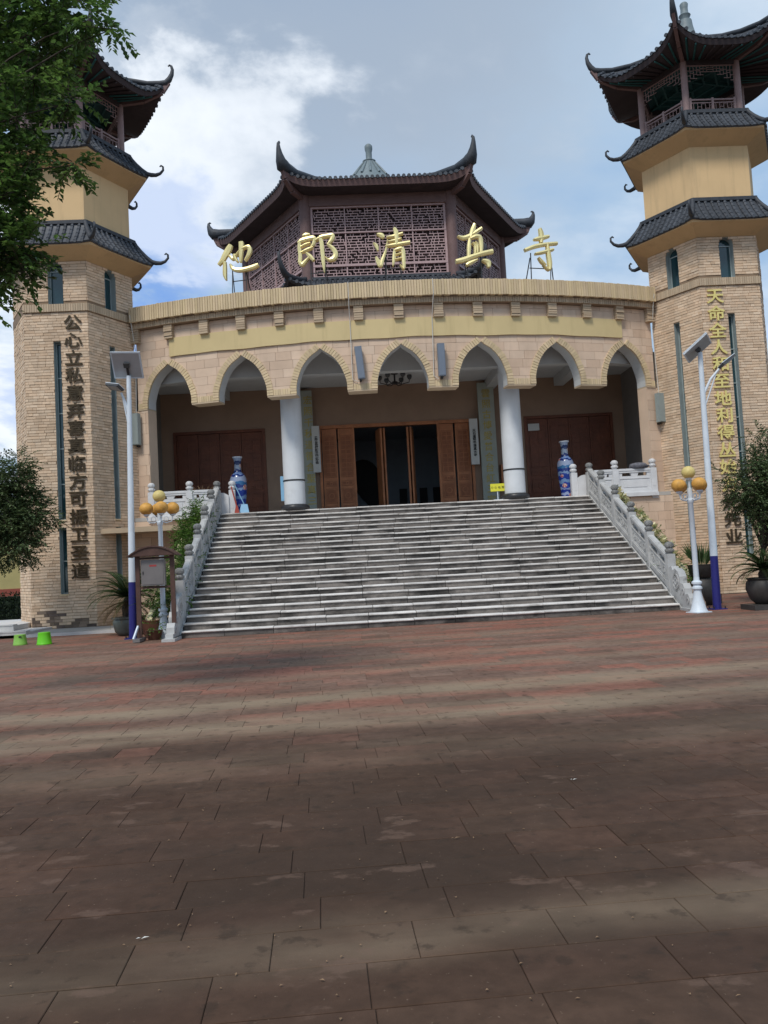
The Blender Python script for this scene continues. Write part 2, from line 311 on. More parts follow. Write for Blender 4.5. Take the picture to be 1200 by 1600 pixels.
# ================================================================== mesh helpers
col = sc.collection
WL = {}
class MB:
    def __init__(s): s.v = []; s.f = []; s.t = []; s.cur = 0.
    def quadl(s, pts):
        b = len(s.v); s.v += [tuple(p) for p in pts]; s.f.append(tuple(range(b, b + len(pts)))); s.t.append(s.cur)
    def box(s, c, d, rz=0., mtx=None):
        hx, hy, hz = d[0] / 2, d[1] / 2, d[2] / 2; ca, sa = math.cos(rz), math.sin(rz); b = len(s.v)
        for x, y, z in ((-hx, -hy, -hz), (hx, -hy, -hz), (hx, hy, -hz), (-hx, hy, -hz), (-hx, -hy, hz), (hx, -hy, hz), (hx, hy, hz), (-hx, hy, hz)):
            if mtx is not None: p = mtx @ Vector((x, y, z)); s.v.append((p.x + c[0], p.y + c[1], p.z + c[2]))
            else: s.v.append((c[0] + x * ca - y * sa, c[1] + x * sa + y * ca, c[2] + z))
        for q in ((0, 3, 2, 1), (4, 5, 6, 7), (0, 1, 5, 4), (1, 2, 6, 5), (2, 3, 7, 6), (3, 0, 4, 7)): s.f.append(tuple(b + i for i in q)); s.t.append(s.cur)
        return s
    def bar(s, a, b_, wd, ht=None, up=(0, 0, 1)):
        a = Vector(a); b_ = Vector(b_); d = b_ - a; ln = d.length; d.normalize(); upv = Vector(up)
        if abs(d.dot(upv)) > .98: upv = Vector((0, 1, 0))
        x = d.cross(upv).normalized(); z = x.cross(d); m = Matrix((x, d, z)).transposed()
        return s.box((a + b_) / 2, (wd, ln, ht or wd), mtx=m)
    def hexa(s, P):            # 8 points: bottom loop, top loop
        b = len(s.v); s.v += [tuple(p) for p in P]
        for q in ((0, 3, 2, 1), (4, 5, 6, 7), (0, 1, 5, 4), (1, 2, 6, 5), (2, 3, 7, 6), (3, 0, 4, 7)): s.f.append(tuple(b + i for i in q)); s.t.append(s.cur)
        return s
    def prism(s, poly, fn, d0, d1):   # 2-D polygon (ccw from the front) swept from depth d0 (back) to d1 (front)
        n = len(poly); b = len(s.v)
        s.v += [tuple(fn(u, z, d1)) for u, z in poly] + [tuple(fn(u, z, d0)) for u, z in poly]
        s.f.append(tuple(range(b, b + n))); s.f.append(tuple(range(b + 2 * n - 1, b + n - 1, -1))); s.t += [s.cur] * 2
        for i in range(n):
            j = (i + 1) % n; s.f.append((b + j, b + i, b + n + i, b + n + j)); s.t.append(s.cur)
        return s
    def tube(s, path, radii, n=8, flat=1., cap=True):
        P = [Vector(p) for p in path]; b = len(s.v); px = None
        for i, p in enumerate(P):
            d = (P[min(i + 1, len(P) - 1)] - P[max(i - 1, 0)]).normalized()
            if px is None: px = d.cross(Vector((0, 0, 1)) if abs(d.z) < .95 else Vector((0, 1, 0))).normalized()
            else: px = (px - d * px.dot(d)).normalized()
            y = px.cross(d); r = radii[i] if isinstance(radii, (list, tuple)) else radii
            for k in range(n):
                a = 2 * PI * k / n; q = p + px * (math.cos(a) * r) + y * (math.sin(a) * r * flat); s.v.append(tuple(q))
        for i in range(len(P) - 1):
            for k in range(n):
                j = (k + 1) % n; s.f.append((b + i * n + k, b + i * n + j, b + (i + 1) * n + j, b + (i + 1) * n + k)); s.t.append(s.cur)
        if cap:
            s.f.append(tuple(b + k for k in range(n - 1, -1, -1))); e = b + (len(P) - 1) * n; s.f.append(tuple(e + k for k in range(n))); s.t += [s.cur] * 2
        return s
    def lathe(s, prof, c, n=20):
        b = len(s.v)
        for r, z in prof:
            for k in range(n): a = 2 * PI * k / n; s.v.append((c[0] + r * math.cos(a), c[1] + r * math.sin(a), c[2] + z))
        for i in range(len(prof) - 1):
            for k in range(n):
                j = (k + 1) % n; s.f.append((b + i * n + k, b + i * n + j, b + (i + 1) * n + j, b + (i + 1) * n + k)); s.t.append(s.cur)
        s.f.append(tuple(b + k for k in range(n - 1, -1, -1))); e = b + (len(prof) - 1) * n; s.f.append(tuple(e + k for k in range(n))); s.t += [s.cur] * 2
        return s
    def ball(s, c, r, n=14, sz=1.):
        prof = [(max(.001, r * math.sin(PI * i / n)), -r * sz * math.cos(PI * i / n)) for i in range(n + 1)]
        return s.lathe(prof, c, n + 4)
    def mesh(s, name, off=(0, 0, 0)):
        me = bpy.data.meshes.new(name); ox, oy, oz = off
        me.from_pydata([(x - ox, y - oy, z - oz) for x, y, z in s.v], [], s.f)
        if any(s.t):
            a = me.attributes.new('tone', 'FLOAT', 'FACE'); a.data.foreach_set('value', s.t)
        return me
    def build(s, name, m, parent=None, smooth=False, kind=None):
        me = s.mesh(name, WL[parent] if parent is not None else (0, 0, 0)); me.materials.append(M[m])
        if smooth: me.polygons.foreach_set('use_smooth', [True] * len(me.polygons))
        o = bpy.data.objects.new(name, me); col.objects.link(o)
        if parent is not None: o.parent = parent; WL[o] = WL[parent]
        else: WL[o] = (0, 0, 0)
        if kind: o['kind'] = kind
        return o
def auto_smooth(o, ang=40):
    me = o.data; me.polygons.foreach_set('use_smooth', [True] * len(me.polygons))
    try: me.set_sharp_from_angle(angle=rad(ang))
    except Exception: pass
    return o
def thing(name, label, cat, loc, group=None):
    o = bpy.data.objects.new(name, None); col.objects.link(o); o.location = loc; o['label'] = label; o['category'] = cat; o.empty_display_size = .2
    if group: o['group'] = group
    WL[o] = tuple(loc); return o
def tag(o, label, cat, group=None):
    o['label'] = label; o['category'] = cat
    if group: o['group'] = group
    return o
def put(name, me, parent, loc, rz=0., scale=None, m=None):   # a copy of a shared piece, placed in world coordinates
    o = bpy.data.objects.new(name, me); col.objects.link(o); w_ = WL[parent]; o.parent = parent
    o.location = (loc[0] - w_[0], loc[1] - w_[1], loc[2] - w_[2]); o.rotation_euler = (0, 0, rz)
    if scale: o.scale = scale
    return o
def bev_box_mesh(name, d, m, bev=.006):
    b = MB(); x, y, z = d[0] / 2, d[1] / 2, d[2] / 2; q = bev
    # chamfered front (-y) edges only
    b.v = [(-x, y, -z), (x, y, -z), (x, y, z), (-x, y, z), (-x, -y + q, -z), (x, -y + q, -z), (x, -y + q, z), (-x, -y + q, z), (-x + q, -y, -z + q), (x - q, -y, -z + q), (x - q, -y, z - q), (-x + q, -y, z - q)]
    b.f = [(8, 9, 10, 11), (4, 5, 9, 8), (5, 6, 10, 9), (6, 7, 11, 10), (7, 4, 8, 11), (0, 1, 5, 4), (1, 2, 6, 5), (2, 3, 7, 6), (3, 0, 4, 7)]; b.t = [0.] * 9
    me = b.mesh(name); me.materials.append(M[m]); return me
def text_obj(name, s, size, ext, m, parent, loc, rz=0., sx=1., off=0., rx=PI / 2, tilt=0.):
    cu = bpy.data.curves.new(name, 'FONT'); cu.body = s; cu.size = size; cu.extrude = ext; cu.offset = off; cu.align_x = 'CENTER'; cu.align_y = 'CENTER'; cu.resolution_u = 3
    t = bpy.data.objects.new('tmp', cu); col.objects.link(t); bpy.context.view_layer.update()
    me = bpy.data.meshes.new_from_object(t.evaluated_get(bpy.context.evaluated_depsgraph_get())); bpy.data.objects.remove(t); bpy.data.curves.remove(cu)
    if len(me.vertices):
        xs = [v.co.x for v in me.vertices]; ys = [v.co.y for v in me.vertices]; cx, cy = (min(xs) + max(xs)) / 2, (min(ys) + max(ys)) / 2
        for v in me.vertices: v.co.x -= cx; v.co.y -= cy
    me.name = name; me.materials.clear(); me.materials.append(M[m])
    o = bpy.data.objects.new(name, me); col.objects.link(o); w_ = WL[parent]; o.parent = parent
    o.location = (loc[0] - w_[0], loc[1] - w_[1], loc[2] - w_[2]); o.rotation_euler = (rx, tilt, rz); o.scale = (sx, 1, 1); return o
# ================================================================== ground, paving
def structure(o): o['kind'] = 'structure'; return o
b = MB(); b.quadl([(-700, -700, -.07), (700, -700, -.07), (700, 700, -.07), (-700, 700, -.07)]); structure(b.build('ground', 'soil'))
CAMP = Vector((-1.905, 0, 1.52))
def inview(p):
    d = Vector(p) - CAMP; z = d.dot(_f)
    return z > .3 and abs(d.dot(_r2) / z) < .462 and abs(d.dot(_u2) / z) < .616
PHI = .035; CP, SP = math.cos(PHI), math.sin(PHI)
b = MB(); b.quadl([(-24, -8, -.008), (24, -8, -.008), (24, 28, -.008), (-24, 28, -.008)]); paving = structure(b.build('paving', 'mortar_bed'))
PW, PL, GAP = .335, .58, .0035
cells = []
for r in range(-16, 78):
    off = RD.uniform(.2, .4) if r % 2 else RD.uniform(-.1, .1)
    a = -18 + off
    while a < 18:
        ln = PL * RD.choice((1, 1, 1, 1, 1.0, .98))
        if RD.random() < .04: ln = PL * .6
        ca, cb = a + ln / 2, r * PW + PW / 2; x, y = ca * CP - cb * SP, ca * SP + cb * CP
        if not (abs(x) < 5.75 and y > 20.2) and not (y > 25.2 and abs(x) > 8.6) and not (x < -6.3 and y > 23.6) and y < 26.5: cells.append((x, y, ln))
        a += ln
cells_v = sorted([c for c in cells if inview((c[0], c[1], 0))], key=lambda c: (c[0] + 1.905) ** 2 + c[1] ** 2)[:300]
near = set(cells_v)
def paver_mesh(name, ln):
    q = MB(); x, y, e = ln / 2 - .0013, PW / 2 - .0032, .003
    q.v = [(-x, -y, -.03), (x, -y, -.03), (x, y, -.03), (-x, y, -.03), (-x, -y, -e), (x, -y, -e), (x, y, -e), (-x, y, -e), (-x + e, -y + e, 0), (x - e, -y + e, 0), (x - e, y - e, 0), (-x + e, y - e, 0)]
    q.f = [(8, 9, 10, 11), (4, 5, 9, 8), (5, 6, 10, 9), (6, 7, 11, 10), (7, 4, 8, 11), (0, 1, 5, 4), (1, 2, 6, 5), (2, 3, 7, 6), (3, 0, 4, 7)]; q.t = [0.] * 9
    return q
pm = {}
rest = MB()
for x, y, ln in cells:
    z = RD.uniform(-.001, .001); tx, ty = RD.gauss(0, .0012), RD.gauss(0, .001)
    if (x, y, ln) in near:
        k = round(ln, 3)
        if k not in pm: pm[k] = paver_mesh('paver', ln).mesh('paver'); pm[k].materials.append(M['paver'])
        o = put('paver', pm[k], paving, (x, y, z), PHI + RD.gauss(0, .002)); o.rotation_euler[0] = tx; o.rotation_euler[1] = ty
    else:
        q = paver_mesh('p', ln); bb = len(rest.v); t = RD.random()
        rest.v += [(x + vx * CP - vy * SP, y + vx * SP + vy * CP, z + vz + ty * vx + tx * vy) for vx, vy, vz in q.v]
        for f in q.f: rest.f.append(tuple(bb + i for i in f)); rest.t.append(t)
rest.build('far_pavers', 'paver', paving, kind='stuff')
# ================================================================== staircase
Y0, TR, RS, SW = 19.807, .345, .16, 5.95; H = 21 * RS
stair = thing('staircase', 'broad grey stone staircase of many steps rising to the porch', 'staircase', (0, Y0, 0))
b = MB()
for i in range(21):
    y0 = Y0 + i * TR + .06; b.box((0, (y0 + 28) / 2, (i + .5) * RS - .03), (2 * SW - .02, 28 - y0, RS - .002))
b.build('stair_core', 'core', stair)
for i in range(21):
    y, z = Y0 + i * TR, (i + 1) * RS
    ks = [-SW] + [-SW + 2 * SW * (k + RD.uniform(-.10, .10) + .12 * math.sin(i * .8)) / 11 for k in range(1, 11)] + [SW]
    for kind in (0, 1):
        for a, c in zip(ks, ks[1:]):
            g = .007; jy, jz = RD.uniform(-.013, .013), RD.uniform(-.006, .006)
            q = MB(); q.cur = RD.random()
            if kind == 0:
                x0, x1, ya, yb, za, zb, e = a + g, c - g, y + jy, y + TR + .035, z - .044 + jz, z + jz, .012
                # rounded nosing
                prof = [(yb, za), (ya + .01, za), (ya, za + .012), (ya - .002, za + .03), (ya + .006, zb - .008), (ya + .02, zb), (yb, zb)]
                n = len(prof); q.v = [(x0, p[0], p[1]) for p in prof] + [(x1, p[0], p[1]) for p in prof]
                q.f = [tuple(range(n - 1, -1, -1)), tuple(range(n, 2 * n))] + [(k, (k + 1) % n, n + (k + 1) % n, n + k) for k in range(n)]; q.t = [q.cur] * len(q.f)
                q.build('tread_slab', 'tread', stair)
            else:
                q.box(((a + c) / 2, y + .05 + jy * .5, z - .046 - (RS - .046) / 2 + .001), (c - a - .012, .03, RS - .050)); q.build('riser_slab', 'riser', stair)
# ================================================================== carved balustrades
SL = RS / TR
def zline(y): return max(0, (y - Y0) / TR * RS + RS)
def post(root, x, y, z0, h=.80, wd=.2, m='marble'):
    b = MB(); b.box((x, y, z0 + h / 2 - .1), (wd, wd, h + .2))
    for sx, sy in ((0, -1), (1, 0), (-1, 0)):   # raised field on each face
        b.box((x + sx * wd / 2, y + sy * wd / 2, z0 + h * .55), (wd * .55 if not sx else .012, wd * .55 if not sy else .012, h * .6))
    p = b.build('post', m, root)
    c = MB(); c.lathe([(.075, h), (.075, h + .03), (.105, h + .05), (.115, h + .09), (.10, h + .12), (.08, h + .135), (.08, h + .15), (.105, h + .17), (.115, h + .22), (.10, h + .27), (.06, h + .30), (.01, h + .31)], (x, y, z0), 12)
    for k in range(8):
        a = 2 * PI * k / 8; c.box((x + .10 * math.cos(a), y + .10 * math.sin(a), z0 + h + .09), (.03, .03, .05), rz=a); c.box((x + .10 * math.cos(a + .4), y + .10 * math.sin(a + .4), z0 + h + .22), (.03, .03, .06), rz=a + .4)
    c.build('lotus_cap', 'cap_stone' if m == 'marble' else m, p, smooth=False)
def ring(b, fn, cu, cz, r, t, d0, d1, n=10, a0=0, a1=2 * PI):
    for k in range(n):
        p, q = a0 + (a1 - a0) * k / n, a0 + (a1 - a0) * (k + 1) / n
        b.prism([(cu + r * math.cos(p), cz + r * math.sin(p)), (cu + (r + t) * math.cos(p), cz + (r + t) * math.sin(p)), (cu + (r + t) * math.cos(q), cz + (r + t) * math.sin(q)), (cu + r * math.cos(q), cz + r * math.sin(q))], fn, d0, d1)
def panel(root, fn, ln, carve, m='marble', solid=False):
    """fn(u, z, d): u along 0..ln, z above the base line, d = -1..1 across the slab (scaled by its half thickness)"""
    b = MB(); T = .065
    R4 = lambda u0, u1, z0, z1: [(u0, z0), (u1, z0), (u1, z1), (u0, z1)]
    b.prism(R4(0, ln, -.06, .08), fn, -.08, .08)                       # ground rail
    b.prism(R4(0, ln, .08, .47), fn, -.045, .045)                      # slab
    for z0, z1 in ((.08, .115), (.435, .47)): b.prism(R4(0, ln, z0, z1), fn, -.062, .062)
    for u0 in (0, ln - .04): b.prism(R4(u0, u0 + .04, .115, .435), fn, -.06, .06)
    s = b.build('panel_slab', m, root)
    b = MB(); b.prism(R4(0, ln, .64, .70), fn, -.07, .07); b.prism(R4(0, ln, .70, .76), fn, -.085, .085); b.prism([(0, .76), (ln, .76), (ln, .775), (0, .775)], fn, -.06, .06); b.build('top_rail', m, root)
    if solid:
        b = MB(); b.prism(R4(0, ln, .47, .53), fn, -.05, .05)
        for u0, u1 in ((0, .12), (ln / 2 - .1, ln / 2 + .1), (ln - .12, ln)): b.prism([(u0, .53), (u1, .53), (u1 + .04, .64), (u0 - .04, .64)] if 0 < u0 < ln - .15 else R4(u0, u1, .53, .64), fn, -.05, .05)
        b.prism(R4(.14, ln - .14, .16, .39), fn, -.058, .058); b.build('openwork', m, root)
    else:
        n = 2 if ln > .8 else 1
        for k in range(n + 1):
            b = MB()
            c = ln * k / n; wd = .075
            po = [(c - wd, .47), (c + wd, .47), (c + wd * .6, .53), (c + wd * 1.7, .60), (c + wd * 1.7, .64), (c - wd * 1.7, .64), (c - wd * 1.7, .60), (c - wd * .6, .53)]
            po = [(min(max(u, .002), ln - .002), z) for u, z in po]; b.prism(po, fn, -.045, .045); b.build('cloud_support', m, root)
        b = MB(); rr = random.Random(int(ln * 1000) + carve)
        for k in range(3):                                             # relief of scrolls and leaves
            cu = ln * (k + .5) / 3; ring(b, fn, cu, .275, .085, .028, -.06, .06, 10, rr.random() * 6, rr.random() * 6 + 5.2); ring(b, fn, cu, .275, .03, .022, -.062, .062, 8)
            for j in range(5):
                a = rr.random() * 6.28; p = (cu + .11 * math.cos(a), .275 + .10 * math.sin(a)); b.prism([(p[0] - .035, p[1]), (p[0], p[1] - .016), (p[0] + .04, p[1] + .012), (p[0], p[1] + .02)], fn, -.057, .057)
        b.build('carved_relief', m, s, kind='stuff')
PY = [20.62, 21.94, 23.24, 24.55, 25.80, 27.02]
def stair_balustrade(s):
    side = 'left' if s < 0 else 'right'
    root = thing('stone_balustrade', f'grey carved stone balustrade sloping down the {side} edge of the staircase', 'balustrade', (s * 6.1, 19.4, 0), 'balustrades of the staircase')
    x = s * 6.1
    for y in PY: post(root, x, y, min(zline(y), H), .82 if y < 26.9 else .78)
    for k, (ya, yb) in enumerate(zip(PY, PY[1:])):
        fn = lambda u, z, d, ya=ya: (x - d * (1 if s < 0 else -1) * -1, ya + .1 + u, zline(ya + .1) + SL * u + z)
        if s > 0: fn = lambda u, z, d, ya=ya: (x + d, ya + .1 + u, zline(ya + .1) + SL * u + z)
        panel(root, fn, yb - ya - .2, k + (9 if s > 0 else 0))
    # sloping string wall under the balustrade
    b = MB(); yy = [19.9, 27.1]
    b.prism([(19.78, 0), (27.12, 0), (27.12, zline(27.12) - .06), (19.78, .02)], (lambda u, z, d: (x + d, u, z)), -.11, .11); b.build('string_wall', 'marble', root)
    # drum stone
    b = MB(); pr = [(20.52, 0), (20.52, 1.02), (20.36, 1.05), (20.27, .95), (20.16, 1.0), (19.98, .93), (19.88, .80), (19.88, .64), (19.72, .64), (19.63, .52), (19.62, .38), (19.45, .40), (19.36, .30), (19.34, .16), (19.20, .16), (19.18, 0)]
    b.prism(pr[::-1], (lambda u, z, d: (x + d, u, z)), -.09, .09); dr = b.build('drum_stone', 'marble', root)
    b = MB(); fn = lambda u, z, d: (x + d, u, z)
    ring(b, fn, 20.12, .68, .16, .04, -.108, .108, 16); ring(b, fn, 20.12, .68, .06, .03, -.105, .105, 10)
    for k in range(6):
        a = k * PI / 3; p = (20.12 + .12 * math.cos(a), .68 + .12 * math.sin(a)); b.prism([(p[0] - .03, p[1]), (p[0], p[1] - .03), (p[0] + .03, p[1]), (p[0], p[1] + .03)], fn, -.104, .104)
    ring(b, fn, 19.73, .45, .05, .03, -.104, .104, 10, 0, 5); ring(b, fn, 19.48, .24, .045, .03, -.104, .104, 10, 0, 5); b.build('drum_relief', 'marble', dr, kind='stuff')
    b = MB(); b.box((x, 19.75, .03), (.3, 1.35, .06)); b.build('drum_plinth', 'marble', dr)
stair_balustrade(-1); stair_balustrade(1)
def landing_balustrade(s):
    side = 'left' if s < 0 else 'right'; xs = [6.1, 6.9, 8.16] if s > 0 else [6.1, 6.95, 8.16]; y = 26.86
    root = thing('landing_balustrade', f'white stone balustrade on the {side} end of the landing beside the minaret', 'balustrade', (s * 7.2, y, H), 'balustrades of the landing')
    for xx in xs[1:]: post(root, s * xx, y, H, .80, .2, 'marble_clean')
    for a, c in zip(xs, xs[1:]):
        x0 = min(s * a, s * c) + .1; ln = c - a - .2
        panel(root, (lambda u, z, d, x0=x0: (x0 + u, y - d, H + z + .03)), ln, 3, 'marble_clean', solid=True)
    b = MB(); b.box((s * 7.2, y - .02, H - .06), (2.1, .34, .12)); b.build('base_course', 'marble_clean', root)
    # short curved end panel and newel inside the stair head
    post(root, s * 5.66, 27.35, H, .80, .2, 'marble_clean')
    b = MB(); xi = [s * 5.76, s * 6.02]
    b.prism([(min(xi), 0), (max(xi), 0), (max(xi), .72), ((xi[0] + xi[1]) / 2, .70), (min(xi), .62)] if s > 0 else [(min(xi), 0), (max(xi), 0), (max(xi), .62), ((xi[0] + xi[1]) / 2, .70), (min(xi), .72)], (lambda u, z, d: (u, 27.25 - d, H + z)), -.06, .06)
    b.build('end_panel', 'marble_clean', root)
landing_balustrade(-1); landing_balustrade(1)
# ================================================================== six-sided roofs, shared helpers
def hexpt(cx, cy, th, ap, u, z): return Vector((cx + math.sin(th) * ap + math.cos(th) * u, cy - math.cos(th) * ap + math.sin(th) * u, z))
C30 = math.cos(PI / 6)
def lerp_prof(pr, v):
    x = v * (len(pr) - 1); i = min(int(x), len(pr) - 2); f = x - i; return tuple(pr[i][k] + (pr[i + 1][k] - pr[i][k]) * f for k in range(2))
class HexRoof:
    """profile: list of (circumradius, z) from eave to top; corners lifted and drawn out"""
    def __init__(s, cx, cy, prof, lift=0., ext=0., p=4., q=1.6): s.cx, s.cy, s.prof, s.lift, s.ext, s.p, s.q = cx, cy, prof, lift, ext, p, q
    def P(s, th, u, v, dz=0.):       # u -1..1 across the face
        R, z = lerp_prof(s.prof, v); k = abs(u) ** s.p * (1 - v) ** s.q
        pt = hexpt(s.cx, s.cy, th, R * C30, u * R / 2, z + s.lift * k + dz); m = 1 + s.ext * k
        return Vector((s.cx + (pt.x - s.cx) * m, s.cy + (pt.y - s.cy) * m, pt.z))
    def surf(s, b, ths, nu, nv, dz=0., v1=1.):
        for th in ths:
            g = [[s.P(th, -1 + 2 * i / nu, v1 * j / nv, dz) for i in range(nu + 1)] for j in range(nv + 1)]
            for j in range(nv):
                for i in range(nu): b.quadl([g[j][i], g[j][i + 1], g[j + 1][i + 1], g[j + 1][i]])
    def edge(s, b, ths, nu, z0, z1, in0=1., in1=1.):
        for th in ths:
            for i in range(nu):
                p, q = s.P(th, -1 + 2 * i / nu, 0), s.P(th, -1 + 2 * (i + 1) / nu, 0); c = Vector((s.cx, s.cy, 0))
                def sh(w_, k, dz): return Vector((s.cx + (w_.x - s.cx) * k, s.cy + (w_.y - s.cy) * k, w_.z + dz))
                b.quadl([sh(p, in0, z0), sh(q, in0, z0), sh(q, in1, z1), sh(p, in1, z1)])
    def rolls(s, root, th, half_list, r, vmax, steps, m='roof_tile', over=.0):
        """one tile row per entry; half_list in metres across the eave"""
        R0 = s.prof[0][0]
        for x in half_list:
            b = MB(); b.cur = RD.random(); path = []; rad_ = []
            vm = vmax
            Rt = s.prof[-1][0]
            if abs(x) > Rt / 2 - .02: vm = min(vmax, max(.12, 1 - (abs(x) - Rt / 2) / ((R0 - Rt) / 2) - .06))
            for j in range(steps + 1):
                v = vm * j / steps; R = lerp_prof(s.prof, v)[0]; u = max(-1, min(1, x / (R / 2))); p = s.P(th, u, v, .015)
                k = abs(u) ** s.p * (1 - v) ** s.q
                if j == 0:
                    e = s.P(th, u, 0, .015); n = Vector((math.sin(th), -math.cos(th), 0)); path.append(e + n * over); rad_.append(r * 1.02)
                else: path.append(p); rad_.append(r * .86)
                if j < steps: path.append(p + Vector((0, 0, .006)) if j else p); rad_.append(r * 1.06)
            b.tube(path, rad_, 7); b.build('tile_row', m, root)
def horn(root, cx, cy, ang, R0, z0, pts, rads, m='ridge_tile', name='eave_horn', flat=1.):
    """upturned corner: pts (radial outward, up) from the corner"""
    d = Vector((math.sin(ang), -math.cos(ang), 0)); b = MB(); path = [Vector((cx, cy, z0)) + d * (R0 + a) + Vector((0, 0, c)) for a, c in pts]
    b.tube(path, rads, 8, flat); return auto_smooth(b.build(name, m, root), 60)
TH3 = (-PI / 3, 0., PI / 3); TH6 = tuple(k * PI / 3 for k in range(6)); CORN = tuple(PI / 6 + k * PI / 3 for k in range(6))
def roll_list(half, step):
    n = int(half / step); return [step * (i - (2 * n) / 2) for i in range(2 * n + 1)]
def skirt(root, cx, cy, r_in, z_in, r_out, z_out, r_top, z_top, step=.21, horn_len=1.):
    b = MB(); 
    hr = HexRoof(cx, cy, [(r_in, z_in), (r_out - .04, z_out)]); hr.surf(b, TH6, 1, 1)
    HexRoof(cx, cy, [(r_out - .04, z_out), (r_out - .02, z_out + .07)]).surf(b, TH6, 1, 1); b.build('soffit', 'soffit_plaster', root)
    zt = z_out + .075; hr = HexRoof(cx, cy, [(r_out + .03, zt), (r_out - (r_out - r_top) * .42, zt + (z_top - zt) * .34), (r_top + (r_out - r_top) * .18, zt + (z_top - zt) * .72), (r_top, z_top)], .05, .012, 6.)
    b = MB(); hr.surf(b, TH6, 8, 4); hr.edge(b, TH6, 8, -.045, 0., .985, 1.); hr.edge(b, TH6, 8, -.045, -.045, .94, .985); b.build('tile_bed', 'roof_tile', root)
    half = (r_out + .03) / 2
    for th in TH3: hr.rolls(root, th, roll_list(half - .08, step), .052, .97, 5, over=.03)
    b = MB()
    for k in range(6):   # cap course along the top
        a, c = hexpt(cx, cy, TH6[k], (r_top + .03) * C30, -(r_top + .05) / 2, z_top + .03), hexpt(cx, cy, TH6[k], (r_top + .03) * C30, (r_top + .05) / 2, z_top + .03); b.bar(a, c, .09, .11)
    b.build('top_ridge', 'ridge_tile', root)
    for a in CORN:
        d = Vector((math.sin(a), -math.cos(a), 0)); bb = MB()
        path = [Vector((cx, cy, 0)) + d * (lerp_prof(hr.prof, v)[0]) + Vector((0, 0, lerp_prof(hr.prof, v)[1] + .06 + .05 * (1 - v))) for v in (1, .75, .5, .25, .05)]
        R0 = hr.prof[0][0]; k = horn_len
        path += [Vector((cx, cy, zt)) + d * (R0 + x * k) + Vector((0, 0, z * k)) for x, z in ((.10, .10), (.26, .09), (.40, .14), (.50, .25), (.50, .36), (.44, .41), (.39, .37))]
        bb.tube(path, [.065, .07, .07, .07, .075, .075, .065, .05, .04, .034, .03, .022], 8); auto_smooth(bb.build('hip_ridge', 'ridge_tile', root), 60)
